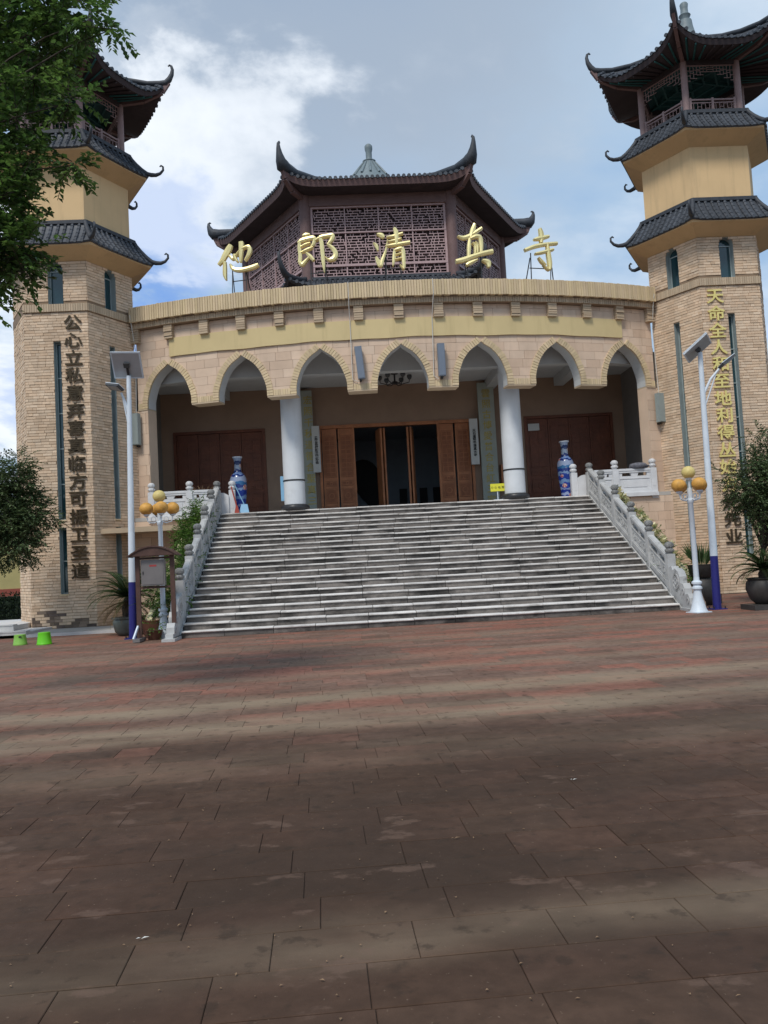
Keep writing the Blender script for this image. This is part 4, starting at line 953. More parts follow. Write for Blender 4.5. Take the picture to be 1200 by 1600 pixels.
# ================================================================== six-sided prayer hall above the porch
HY = 39.5
hall = thing('prayer_hall', 'six-sided upper hall with purple-brown lattice walls and upturned tiled eaves', 'building', (0, HY, 9.7))
RH = 6.1
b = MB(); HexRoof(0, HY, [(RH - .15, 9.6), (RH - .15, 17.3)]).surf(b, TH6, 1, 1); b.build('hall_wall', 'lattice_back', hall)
for an in CORN:
    p = (math.sin(an) * (RH + .05), HY - math.cos(an) * (RH + .05), 0); b = MB(); b.lathe([(.24, 9.7), (.24, 17.1)], p, 16); auto_smooth(b.build('hall_column', 'red_wood', hall), 40)
for th in TH3:
    ap = RH * C30; e = RH / 2 - .22; fn = lambda u, z, d=0., th=th: hexpt(0, HY, th, ap + d, u, z); up = (math.sin(th), -math.cos(th), 0)
    b = MB(); b.bar(fn(-e - .1, 16.80, .03), fn(e + .1, 16.80, .03), .3, .5); b.build('top_beam', 'red_wood', hall)
    b = MB()
    for z, t in ((16.52, .08), (15.42, .06), (14.02, .10), (13.52, .12)): b.bar(fn(-e, z, .04), fn(e, z, .04), .10, t)
    b.bar(fn(-e + .03, 13.5, .035), fn(-e + .03, 16.5, .035), .09, .09, up=up); b.bar(fn(e - .03, 13.5, .035), fn(e - .03, 16.5, .035), .09, .09, up=up)
    for k in range(1, 4):
        u = -e + 2 * e * k / 4; b.bar(fn(u, 13.5, .04), fn(u, 16.5, .04), .05, .05, up=up)
    b.build('lattice_frame', 'lattice', hall, kind='stuff')
    # staggered key fret
    b = MB(); rows = []
    for z0, z1, n in ((13.58, 13.97, 3), (14.08, 15.38, 11), (15.46, 16.47, 9)):
        dz = (z1 - z0) / n
        for i in range(n):
            z = z0 + dz * i; seg = .30; k = 0; u = -e + (.15 if i % 2 else 0.) ; b.cur = RD.random()
            uu = -e + RD.choice((0, .1, .2))
            while uu < e:                                        # broken horizontals
                ln = RD.choice((.3, .45, .6, .75)); u2 = min(uu + ln, e); b.bar(fn(uu, z, 0), fn(u2, z, 0), .035, .034); uu = u2 + RD.choice((.0, .0, .13))
            while u < e:
                b.bar(fn(u, z, .002), fn(u, z + dz, .002), .033, .033, up=up); u += RD.choice((.12, .2, .3, .3))
    b.build('key_fret', 'lattice', hall, kind='stuff')
# upswept hall roof
LI, EX = .36, .03
top = HexRoof(0, HY, [(7.42, 17.26), (6.6, 17.50), (5.2, 17.95), (3.6, 18.55), (2.0, 19.2), (1.0, 19.7)], LI, EX, 10., 2.2)
b = MB(); top.surf(b, TH6, 28, 10); b.build('roof_bed', 'roof_tile', hall)
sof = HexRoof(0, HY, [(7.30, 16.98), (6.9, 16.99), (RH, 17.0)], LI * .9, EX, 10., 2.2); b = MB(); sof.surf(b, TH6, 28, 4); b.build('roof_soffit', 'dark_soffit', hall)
b = MB()
for th in TH6:
    for i in range(28):
        u0, u1 = -1 + 2 * i / 28, -1 + 2 * (i + 1) / 28; b.quadl([sof.P(th, u0, 0), sof.P(th, u1, 0), top.P(th, u1, 0, -.02), top.P(th, u0, 0, -.02)])
b.build('fascia', 'red_wood', hall)
for th in TH3: top.rolls(hall, th, roll_list(3.72, .215), .075, .12, 1, over=.05)
top.rolls(hall, 0., roll_list(.95, .2), .075, .985, 6) if 0 else None
for an in CORN:
    d = Vector((math.sin(an), -math.cos(an), 0)); th = an - PI / 6; P0 = [top.P(th, 1, v, .09) for v in (1, .8, .6, .4, .2, .05)]; e = top.P(th, 1, 0, .08)
    hk = .80 if d.y < -.5 else .50; path = P0 + [e + d * x * .85 + Vector((0, 0, z * hk)) for x, z in ((.04, .08), (.16, .30), (.25, .58), (.31, .88), (.31, 1.12), (.24, 1.22), (.17, 1.17))]
    bb = MB(); bb.tube(path, [.10, .11, .12, .13, .17, .25, .28, .21, .14, .09, .06, .045, .025], 8); auto_smooth(bb.build('hip_ridge', 'ridge_tile', hall), 60)
    bb = MB(); bb.bar(sof.P(th, 1, 1, -.08), sof.P(th, 1, .4, -.10), .2, .26); bb.bar(sof.P(th, 1, .4, -.10), sof.P(th, 1, .0, -.02), .18, .22); bb.bar(sof.P(th, 1, .0, -.02), e + d * .16 + Vector((0, 0, .22)), .15, .2); bb.build('corner_beam', 'red_wood', hall)
b = MB(); b.lathe([(1.25, 19.6), (1.0, 20.1), (.33, 20.98), (.30, 21.04), (.33, 21.06), (.33, 21.10), (.17, 21.14), (.15, 21.25), (.15, 21.55), (.19, 21.70), (.19, 21.86), (.13, 21.94), (.02, 21.96)], (0, HY, 0), 18); auto_smooth(b.build('finial', 'finial_grey', hall), 40)
for k in range(14):
    a = 2 * PI * k / 14; b = MB(); b.tube([(.98 * math.sin(a), HY - .98 * math.cos(a), 20.16), (.66 * math.sin(a), HY - .66 * math.cos(a), 20.58), (.35 * math.sin(a), HY - .35 * math.cos(a), 20.98)], [.06, .05, .035], 6); b.build('finial_rib', 'finial_grey', hall)
# lower skirt roof of the hall
sk = HexRoof(0, HY, [(7.55, 12.80), (7.0, 13.0), (6.5, 13.22), (6.25, 13.42)], .30, .03, 8., 1.6)
b = MB(); sk.surf(b, TH6, 24, 4); sk.edge(b, TH6, 24, -.12, 0, .98, 1.); b.build('skirt_bed', 'roof_tile', hall)
for th in TH3: sk.rolls(hall, th, roll_list(3.7, .215), .07, .97, 4, over=.05)
b = MB()
for th in TH3: b.bar(hexpt(0, HY, th, 6.25 * C30, -3.12, 13.46), hexpt(0, HY, th, 6.25 * C30, 3.12, 13.46), .16, .10)
b.build('skirt_ridge', 'ridge_tile', hall)
for an in CORN[:1] + CORN[-1:]:
    d = Vector((math.sin(an), -math.cos(an), 0)); th = an - PI / 6; P0 = [sk.P(th, 1, v, .08) for v in (1, .7, .4, .1)]; e = sk.P(th, 1, 0, .07)
    bb = MB(); bb.tube(P0 + [e + d * x + Vector((0, 0, z)) for x, z in ((.05, .05), (.2, .16), (.35, .36), (.45, .62), (.46, .82), (.38, .90))], [.10, .11, .12, .13, .14, .13, .10, .07, .05, .03], 8); auto_smooth(bb.build('skirt_hip', 'ridge_tile', hall), 60)
# ================================================================== gold brush characters standing on the parapet
ZA, ZB_ = 5.4545 * 49.4, 3.75 * 49.4
SIGN = [
 ('他', -5.19, 11.50, 290, 365, ZA, [[(232, 222, 30), (205, 265, 46), (172, 312, 42), (148, 348, 34), (108, 388, 20)], [(168, 365, 20), (166, 420, 26), (164, 480, 26), (174, 530, 8)], [(212, 316, 14), (243, 348, 26), (266, 335, 18), (300, 300, 16), (345, 268, 18), (395, 260, 26), (407, 290, 30), (392, 332, 26), (358, 380, 14)], [(330, 208, 34), (329, 260, 34), (322, 320, 26), (316, 388, 12)], [(258, 312, 18), (270, 350, 20), (290, 384, 12)], [(222, 395, 12), (240, 435, 26), (290, 456, 28), (360, 456, 28), (430, 445, 30), (480, 430, 24)]]),
 ('郎', -2.53, 11.50, 960, 315, ZA, [[(840, 166, 12), (870, 158, 26), (908, 160, 14)], [(796, 224, 14), (830, 205, 28), (880, 195, 28), (935, 190, 28), (947, 206, 24), (930, 250, 22), (903, 278, 12)], [(812, 212, 18), (808, 270, 26), (812, 340, 26), (804, 398, 26)], [(820, 262, 14), (870, 242, 18), (908, 234, 12)], [(820, 312, 12), (870, 292, 20), (928, 274, 16)], [(804, 396, 26), (826, 415, 28), (860, 388, 22), (895, 356, 12)], [(866, 318, 14), (903, 355, 28), (930, 390, 20)], [(984, 186, 18), (1005, 230, 28), (1010, 320, 28), (1014, 420, 24), (1018, 502, 5)], [(956, 218, 12), (1000, 192, 24), (1060, 184, 24), (1107, 184, 28), (1096, 220, 26), (1058, 264, 16)], [(1060, 260, 16), (1105, 300, 28), (1126, 345, 34), (1105, 386, 32), (1060, 394, 18), (1032, 368, 8)]]),
 ('清', -.07, 11.46, 180, 222, ZB_, [[(90, 130, 8), (118, 140, 24), (132, 154, 14)], [(68, 183, 7), (85, 202, 17), (92, 230, 7)], [(78, 268, 9), (94, 303, 24), (105, 320, 20), (118, 285, 16), (140, 230, 10), (154, 168, 5)], [(148, 152, 7), (190, 148, 14), (248, 132, 12)], [(158, 180, 8), (205, 173, 14), (238, 164, 8)], [(138, 207, 7), (190, 201, 15), (288, 188, 15)], [(196, 98, 12), (208, 130, 22), (205, 204, 12)], [(192, 228, 9), (186, 280, 17), (178, 328, 6)], [(188, 236, 9), (225, 225, 16), (242, 235, 19), (243, 290, 19), (241, 346, 12), (220, 322, 6)], [(194, 263, 7), (232, 254, 9)], [(192, 291, 7), (232, 283, 9)]]),
 ('真', 2.62, 11.52, 630, 205, ZB_, [[(533, 148, 9), (570, 159, 20), (620, 140, 18), (688, 98, 15)], [(644, 72, 13), (630, 110, 24), (612, 155, 12)], [(607, 162, 13), (600, 215, 19), (595, 270, 15)], [(606, 166, 9), (650, 150, 19), (673, 160, 21), (676, 210, 19), (672, 258, 13)], [(622, 188, 9), (638, 210, 12), (634, 262, 8)], [(640, 182, 8), (652, 205, 12), (650, 252, 8)], [(512, 303, 18), (560, 293, 24), (620, 272, 20), (690, 252, 20), (748, 240, 22)], [(576, 326, 14), (600, 313, 18), (648, 292, 8)], [(676, 296, 10), (712, 308, 26), (716, 338, 14)]]),
 ('寺', 4.98, 11.48, 1032, 222, ZB_, [[(1032, 96, 13), (1040, 135, 24), (1034, 186, 15)], [(986, 168, 10), (1030, 158, 22), (1090, 143, 14)], [(921, 237, 17), (985, 212, 19), (1060, 195, 17), (1143, 184, 16)], [(988, 257, 10), (1040, 245, 15), (1114, 224, 13)], [(1074, 190, 11), (1078, 250, 21), (1083, 320, 21), (1073, 352, 12), (1036, 322, 6)], [(1008, 278, 7), (1030, 305, 15), (1054, 324, 7)]]),
]
def catmull(pts, n=5):
    P = [pts[0]] + pts + [pts[-1]]; out_ = []
    for i in range(1, len(P) - 2):
        for k in range(n):
            t = k / n; out_.append(tuple(.5 * (2 * P[i][j] + (P[i + 1][j] - P[i - 1][j]) * t + (2 * P[i - 1][j] - 5 * P[i][j] + 4 * P[i + 1][j] - P[i + 2][j]) * t * t + (3 * P[i][j] - P[i - 1][j] - 3 * P[i + 1][j] + P[i + 2][j]) * t ** 3) for j in range(3)))
    return out_ + [tuple(pts[-1])]
LAB = {'他': 'leftmost gold brush character on the parapet, hanging past the hall corner', '郎': 'second gold brush character from the left, over the hall front column', '清': 'middle gold brush character with three water dots on the parapet', '真': 'fourth gold brush character from the left, before the right hall column', '寺': 'rightmost gold brush character on the parapet against open sky'}
for ch, u0, zc_, cx, cy, Z, strokes in SIGN:
    base = A(u0, 10.1, -.5); root = thing('sign_character', LAB[ch], 'sign', base, 'characters of the roof sign'); b = MB()
    for si, st in enumerate(strokes):
        pts = catmull(st); L_, R_ = [], []
        for i, (x, y, w_) in enumerate(pts):
            p, q = pts[max(0, i - 1)], pts[min(len(pts) - 1, i + 1)]; dx, dy = q[0] - p[0], q[1] - p[1]; l_ = math.hypot(dx, dy) or 1; nx, ny = -dy / l_, dx / l_
            w_ = w_ * 1.12 + 1; L_.append(((x + nx * w_ / 2 - cx) / Z, -(y + ny * w_ / 2 - cy) / Z)); R_.append(((x - nx * w_ / 2 - cx) / Z, -(y - ny * w_ / 2 - cy) / Z))
        f, k = .06 + si * .004, -.05; n = len(pts); bb = len(b.v)
        def W(p, d): return tuple(A(u0 + p[0], zc_ + p[1], -.5 + d))
        mid = [((l[0] + r[0]) / 2, (l[1] + r[1]) / 2) for l, r in zip(L_, R_)]
        b.v += [W(p, f) for p in L_] + [W(p, f) for p in R_] + [W(p, k) for p in L_] + [W(p, k) for p in R_] + [W(p, f + .022) for p in mid]
        for i in range(n - 1):
            l0, l1, r0, r1, bl0, bl1, br0, br1, m0, m1 = bb + i, bb + i + 1, bb + n + i, bb + n + i + 1, bb + 2 * n + i, bb + 2 * n + i + 1, bb + 3 * n + i, bb + 3 * n + i + 1, bb + 4 * n + i, bb + 4 * n + i + 1
            for q in ((l0, l1, m1, m0), (m0, m1, r1, r0), (bl0, br0, br1, bl1), (l0, bl0, bl1, l1), (r0, r1, br1, br0)): b.f.append(q); b.t.append(0.)
        for i in (0, n - 1): b.f.append((bb + i, bb + n + i, bb + 3 * n + i, bb + 2 * n + i)); b.t.append(0.)
    b.build('brush_strokes', 'gold', root)
    wd = .26 if ch != '寺' else .42
    for s in (-1, 1):
        b = MB(); b.bar(A(u0 + s * wd, 10.0, -.52), A(u0 + s * wd * .85, 11.35, -.56), .03); b.build('support_leg', 'steel_dark', root)
        b = MB(); b.bar(A(u0 + s * wd * 1.25, 10.0, -1.0), A(u0 + s * wd * .9, 11.2, -.58), .025); b.build('back_stay', 'steel_dark', root)
    b = MB(); b.bar(A(u0 - wd, 10.85, -.57), A(u0 + wd, 10.85, -.57), .025); b.build('cross_bar', 'steel_dark', root)
# ================================================================== things fixed to the porch
b = MB(); n = 60
for i in range(n):
    u0, u1 = -7.47 + 14.95 * i / n, -7.47 + 14.95 * (i + 1) / n
    def wv(u): return .012 * math.sin(u * 1.7) + .008 * math.sin(u * 4.1)
    b.hexa([A(u0, 8.46 + wv(u0), .03), A(u1, 8.46 + wv(u1), .03), A(u1, 8.46 + wv(u1), .062), A(u0, 8.46 + wv(u0), .062), A(u0, 9.055 + wv(u0) * .6, .03), A(u1, 9.055 + wv(u1) * .6, .03), A(u1, 9.055 + wv(u1) * .6, .07), A(u0, 9.055 + wv(u0) * .6, .07)])
tag(b.build('gold_fascia_board', 'gold_board'), 'long plain gold strip board curving above the arches', 'sign board')
def speaker(u, z0, z1, m, label, w_=.24, lean=0.):
    p = A(u, z0, .16); root = thing('column_speaker', label, 'speaker', p, 'column loudspeakers'); rz = u / RC_
    b = MB(); c = A(u, (z0 + z1) / 2, .17); mt = Matrix.Rotation(rz, 3, 'Z') @ Matrix.Rotation(lean, 3, 'Y'); b.box(c, (w_, .16, z1 - z0), mtx=mt); sp = b.build('cabinet', m, root)
    b = MB(); b.box(A(u, (z0 + z1) / 2, .254), (w_ - .03, .012, z1 - z0 - .04), mtx=mt); b.build('grille', m, sp)
    b = MB(); b.box(A(u, z0 - .03, .08), (.06, .14, .06), rz=rz); b.build('bracket', 'steel_dark', root)
speaker(-1.30, 7.18, 8.19, 'speaker_grey', 'slim blue-grey column speaker left of the middle arch', .22, -.07)
speaker(1.20, 7.16, 8.17, 'speaker_grey', 'slim blue-grey column speaker right of the middle arch', .22)
speaker(-8.72, 5.72, 6.74, 'speaker_pale', 'pale grey box speaker on the left end pilaster', .24)
speaker(8.72, 5.66, 6.62, 'speaker_pale', 'pale grey box speaker on the right end pilaster', .26)
def cable(pts, label):
    b = MB(); b.tube(pts, .012, 6); tag(b.build('cable', 'cable_white'), label, 'cable', 'white cables on the facade')
cable([A(-1.53, 10.17, .37), A(-1.53, 9.7, .38), A(-1.54, 9.4, .25), A(-1.54, 9.05, .1), A(-1.55, 7.2, .06), A(-1.36, 7.12, .08)], 'white cable hanging down left of the middle arch')
cable([A(1.04, 10.17, .37), A(1.04, 9.7, .38), A(1.02, 9.4, .25), A(1.0, 9.05, .1), A(.96, 7.2, .06), A(1.1, 7.10, .08)], 'white cable hanging down right of the middle arch')
cable([A(8.62, 9.9, .39), A(8.62, 9.5, .30), A(8.72, 8.8, .08), A(8.84, 6.0, .05), A(8.90, 5.5, .05), A(8.78, 5.45, .05)], 'white cable beside the right minaret down to the box speaker')
cable([A(-8.66, 9.9, .39), A(-8.66, 9.5, .30), A(-8.70, 8.8, .08), A(-8.78, 6.8, .05)], 'white cable beside the left minaret down to the box speaker')
# boards either side of the middle doors
def wallboard(name, x0, x1, z0, z1, y, m, label, cat, txt=None, tm='ink', ts=.2, tx=None, zt=None, zb=None, group=None):
    root = thing(name, label, cat, ((x0 + x1) / 2, y, z0), group); b = MB(); b.box(((x0 + x1) / 2, y, (z0 + z1) / 2), (x1 - x0, .08, z1 - z0)); b.build('board', m, root)
    for i, ch in enumerate(txt or ''): text_obj('character', ch, ts, .004, tm, root, (tx if tx is not None else (x0 + x1) / 2, y - .046, zt + (zb - zt) * i / (len(txt) - 1)), 0., 1., .003)
    return root
wallboard('couplet_board', -3.56, -3.02, H + .01, 7.95, YB - .25, 'board_grey', 'tall grey-green couplet board behind the left white column', 'board', '宏照千秋道德合聖真三', 'board_gold', .34, -3.18, 7.6, 3.9, 'couplet boards beside the doors')
wallboard('couplet_board', 3.08, 3.68, H + .01, 7.95, YB - .25, 'board_grey', 'tall grey-green couplet board with gold characters before the right column', 'board', '雲照古博愛普合台紅三家', 'board_gold', .34, 3.38, 7.55, 3.62, 'couplet boards beside the doors')
wallboard('plaque', -3.08, -2.80, 4.92, 6.62, YB - .33, 'plaque_white', 'white hanging plaque left of the middle doors', 'plaque', '墨江县伊斯兰教协会', 'ink', .12, -2.93, 6.18, 5.28, 'white plaques by the doors')
wallboard('plaque', 2.70, 3.00, 4.93, 6.62, YB - .33, 'plaque_white', 'white hanging plaque right of the middle doors', 'plaque', '天石迤联珠清真大寺', 'ink', .12, 2.86, 6.18, 5.28, 'white plaques by the doors')
root = thing('notice_sign', 'small yellow notice standing by the right white column', 'sign', (3.02, 27.2, H)); b = MB(); b.box((3.02, 27.0, H + .42), (.46, .02, .25)); b.build('sign_plate', 'sign_yellow', root)
for i, ch in enumerate('小心地滑'): text_obj('character', ch, .09, .002, 'ink', root, (2.85 + i * .115, 26.987, H + .42))
b = MB(); b.bar((3.02, 27.02, H), (3.02, 27.02, H + .3), .025); b.box((3.02, 27.05, H + .01), (.3, .3, .02)); b.build('sign_stand', 'lamp_white', root)
b = MB(); b.box((4.05, YB - .1, 5.3), (.1, .14, 1.0)); tag(b.build('control_box', 'dark_thing'), 'narrow dark panel on the wall behind the right column', 'panel')
root = thing('hose_cabinet', 'red-brown wall cabinet behind the right white column', 'cabinet', (4.05, YB - .15, 4.2)); b = MB(); b.box((4.05, YB - .12, 4.45), (.5, .2, .9)); b.build('cabinet_body', 'wood_door', root); b = MB(); b.box((4.1, YB - .23, 4.55), (.3, .02, .3)); b.build('cabinet_door', 'wood_carve', root)
b = MB(); b.box((-3.98, 27.15, 4.1), (.14, .2, .8)); tag(b.build('blue_box', 'dustpan_blue'), 'blue box fixed to the side of the left white column', 'box')
b = MB(); b.box((5.15, YB - .035, 6.25), (.42, .01, .26)); tag(b.build('door_label', 'plaque_white'), 'small pale label on the right side doors', 'label')
root = thing('ceiling_lamp', 'dark branched ceiling lamp seen through the middle arch', 'lamp', (-.05, 28.6, 8.1))
b = MB(); b.lathe([(.12, 0), (.12, -.05), (.03, -.06), (.03, -.3), (.1, -.32), (.1, -.4)], (-.05, 28.6, 8.1), 10); b.build('lamp_stem', 'steel_dark', root)
for k in range(6):
    a = k * PI / 3; d = Vector((math.cos(a), math.sin(a), 0)); c = Vector((-.05, 28.6, 7.75)); b = MB(); b.tube([c, c + d * .25 + Vector((0, 0, -.06)), c + d * .5, c + d * .52 + Vector((0, 0, .1))], .018, 6); b.build('lamp_arm', 'steel_dark', root)
    b = MB(); b.lathe([(.05, 0), (.09, .08), (.08, .16)], c + d * .52 + Vector((0, 0, .1)), 8); b.build('lamp_cup', 'led_grey', root)
def camera_unit(p, label):
    root = thing('wall_lamp', label, 'lamp', p, 'lamps under the porch ceiling'); b = MB(); b.tube([p, Vector(p) + Vector((0, -.2, -.05))], .03, 6); b.build('arm', 'steel_dark', root); b = MB(); b.ball((p[0], p[1] - .25, p[2] - .12), .12, 8); b.build('lamp_head', 'steel_dark', root)
camera_unit((-4.2, 26.6, 7.75), 'small dark lamp under the second arch from the left'); camera_unit((3.25, 26.4, 8.1), 'small dark lamp inside the fifth arch, above the right column')
# vases
def vase(x, label):
    root = thing('porcelain_vase', label, 'vase', (x, 27.75, H), 'tall porcelain vases'); pr = [(.19, 0), (.21, .04), (.20, .1), (.22, .3), (.265, .7), (.285, 1.0), (.27, 1.2), (.22, 1.33), (.14, 1.40), (.115, 1.5), (.11, 1.7), (.125, 1.84), (.155, 1.91), (.15, 1.925), (.10, 1.86)]
    b = MB(); b.lathe(pr, (x, 27.75, H), 24); auto_smooth(b.build('vase_body', 'porcelain', root), 60)
    b = MB(); b.lathe([(.152, 1.90), (.165, 1.91), (.165, 1.935), (.152, 1.94)], (x, 27.75, H), 20); b.build('rim', 'porcelain_white', root)
vase(-5.50, 'tall blue and white vase with red flowers on the left of the landing'); vase(5.52, 'tall blue and white vase on the right of the landing')
# dustpan and broom, cushion, dry twigs on the landing
root = thing('dustpan', 'light blue long-handled dustpan at the head of the stairs', 'dustpan', (-5.28, 27.1, H)); b = MB(); b.prism([(-5.42, H), (-5.10, H), (-5.16, H + .30), (-5.36, H + .30)], (lambda u, z, d: (u, 27.05 - d + (z - H) * .3, z)), -.1, .0); b.build('pan', 'dustpan_blue', root); b = MB(); b.bar((-5.26, 27.2, H + .28), (-5.55, 27.25, H + .95), .025); b.build('handle', 'dustpan_blue', root)
root = thing('broom', 'red broom leaning on the left stair head post', 'broom', (-5.5, 27.0, H)); b = MB(); b.prism([(-5.56, H), (-5.40, H), (-5.45, H + .24), (-5.51, H + .24)], (lambda u, z, d: (u, 26.98 - d, z)), -.05, .05); b.build('bristles', 'broom_red', root); b = MB(); b.bar((-5.48, 27.0, H + .2), (-5.66, 27.15, H + .9), .03); b.build('handle', 'broom_red', root)
def blobmesh(b, c, r, seed, n=10, amp=.18):
    rr = random.Random(seed); bb = len(b.v)
    for i in range(n + 1):
        for k in range(n + 4):
            a, t = 2 * PI * k / (n + 4), PI * i / n; q = 1 + rr.uniform(-amp, amp) * math.sin(t); b.v.append((c[0] + r[0] * q * math.sin(t) * math.cos(a), c[1] + r[1] * q * math.sin(t) * math.sin(a), c[2] - r[2] * q * math.cos(t)))
    m_ = n + 4
    for i in range(n):
        for k in range(m_): b.f.append((bb + i * m_ + k, bb + i * m_ + (k + 1) % m_, bb + (i + 1) * m_ + (k + 1) % m_, bb + (i + 1) * m_ + k)); b.t.append(0.)
b = MB(); blobmesh(b, (7.70, 26.86, H + .88), (.32, .16, .12), 3); tag(auto_smooth(b.build('patterned_bundle', 'cushion'), 180), 'dark patterned cloth bundle lying on the right landing balustrade', 'bundle')
root = thing('dry_pot_plant', 'pot of dry brown twigs behind the left landing balustrade', 'pot plant', (-6.6, 27.2, H)); b = MB(); b.lathe([(.2, 0), (.3, .45), (.33, .5), (.28, .5)], (-6.6, 27.25, H), 14); b.build('pot', 'pot_brown', root); b = MB()
for k in range(70):
    a, t = RD.uniform(0, 6.28), RD.uniform(.15, .6); p = Vector((-6.6, 27.25, H + .5)); q = p + Vector((math.cos(a) * t, math.sin(a) * t * .5, RD.uniform(.2, .5))); b.tube([p, (p + q) / 2 + Vector((0, 0, .08)), q], [.01, .008, .004], 4, cap=False)
b.build('twigs', 'dry_twig', root, kind='stuff')
# ================================================================== street lamps
def solar_lamp(x, y, lean, label, parts):
    root = thing('solar_street_lamp', label, 'street lamp', (x, y, 0), 'solar street lamps'); zt, zb = parts['top'], parts['blue']; lx = parts.get('lx', 0.)
    def P(z): return Vector((x + lx * z / zt, y, z))
    b = MB(); b.tube([P(zb), P(zt * .8), P(zt)], [.088, .062, .055], 14); auto_smooth(b.build('pole', 'lamp_white', root), 60)
    b = MB(); b.tube([P(.02), P(zb)], [.098, .0885], 14); auto_smooth(b.build('blue_sleeve', 'lamp_blue', root), 60)
    b = MB(); b.box((x, y, .012), (.34, .34, .024)); 
    b.build('base_plate', 'lamp_blue', root)
    for k in range(4):
        a = k * PI / 2 + .785; g = MB(); g.lathe([(.018, 0), (.018, .05)], (x + .19 * math.cos(a), y + .19 * math.sin(a), .024), 6); g.build('bolt', 'steel_dark', root)
    c = P(zt) + Vector(parts['pc']); ex = Vector(parts['ex']).normalized(); ey = Vector(parts['ey']); ey = (ey - ex * ey.dot(ex)).normalized(); mt = Matrix((ex, ey, ex.cross(ey))).transposed(); pw, ph = parts['ps']
    b = MB(); b.box(c, (pw, ph, .035), mtx=mt); pn = b.build('solar_panel', 'solar_back', root)
    b = MB(); b.box(c + mt @ Vector((0, 0, .020)), (pw - .04, ph - .04, .006), mtx=mt); b.build('solar_cells', 'solar_cell', pn)
    b = MB()
    for dx in (-.5, .5): b.box(c + mt @ Vector((dx * (pw - .03), 0, .004)), (.03, ph, .05), mtx=mt)
    for dy in (-.5, .5): b.box(c + mt @ Vector((0, dy * (ph - .03), .004)), (pw - .06, .03, .05), mtx=mt)
    b.build('panel_frame', 'lamp_white', pn)
    b = MB(); b.box(c + mt @ Vector((0, .02, -.05)), (.14, .12, .07), mtx=mt); b.build('junction_box', 'led_grey', pn)
    b = MB(); b.bar(P(zt - .05), c + mt @ Vector((0, 0, -.03)), .05); b.build('panel_bracket', 'steel_dark', root)
    b = MB(); b.tube([P(parts['az']), P(parts['az']) + Vector(parts['arm'][0]) * .5 + Vector((0, 0, .08)), P(parts['az']) + Vector(parts['arm'][0])], [.032, .03, .028], 8); b.build('arm', 'lamp_white', root)
    b = MB(); b.tube([P(parts['az'] - .35), P(parts['az'] - .2) + Vector(parts['arm'][0]) * .35, P(parts['az']) + Vector(parts['arm'][0]) * .8], .016, 6); b.build('arm_brace', 'lamp_white', root)
    hc = P(parts['az']) + Vector(parts['arm'][0]) + Vector(parts['arm'][1]); mh = Matrix.Rotation(parts['hr'][1], 3, 'Z') @ Matrix.Rotation(parts['hr'][0], 3, 'Y') @ Matrix.Rotation(parts['hr'][2], 3, 'X')
    b = MB(); b.box(hc, (.42, .24, .05), mtx=mh); hd = b.build('lamp_head', 'led_grey', root); b = MB(); b.box(hc + mh @ Vector((0, 0, -.03)), (.30, .19, .012), mtx=mh); b.build('led_plate', 'solar_back', hd)
    b = MB(); b.box(hc + mh @ Vector((0, 0, .032)), (.44, .26, .014), mtx=mh); b.build('head_rim', 'lamp_white', hd)
solar_lamp(-7.30, 20.7, 0, 'blue-footed white solar lamp post beside the brown notice board', dict(top=6.5, blue=1.38, lx=.12, pc=(.0, -.12, .24), ex=(-.72, 0, .03), ey=(-.1, -.45, .58), ps=(.72, .70), az=5.45, arm=((-.17, -.05, .62), (-.14, -.05, .14)), hr=(rad(12), rad(-30), rad(-25))))
solar_lamp(6.68, 19.42, 0, 'blue-footed white solar lamp post in front of the right minaret', dict(top=6.15, blue=1.26, lx=.06, pc=(-.04, .03, .12), ex=(.39, .64, -.07), ey=(-.48, .245, -.42), ps=(.75, .70), az=5.10, arm=((.42, -.05, .62), (.18, -.05, .16)), hr=(rad(-32), rad(15), rad(-20))))
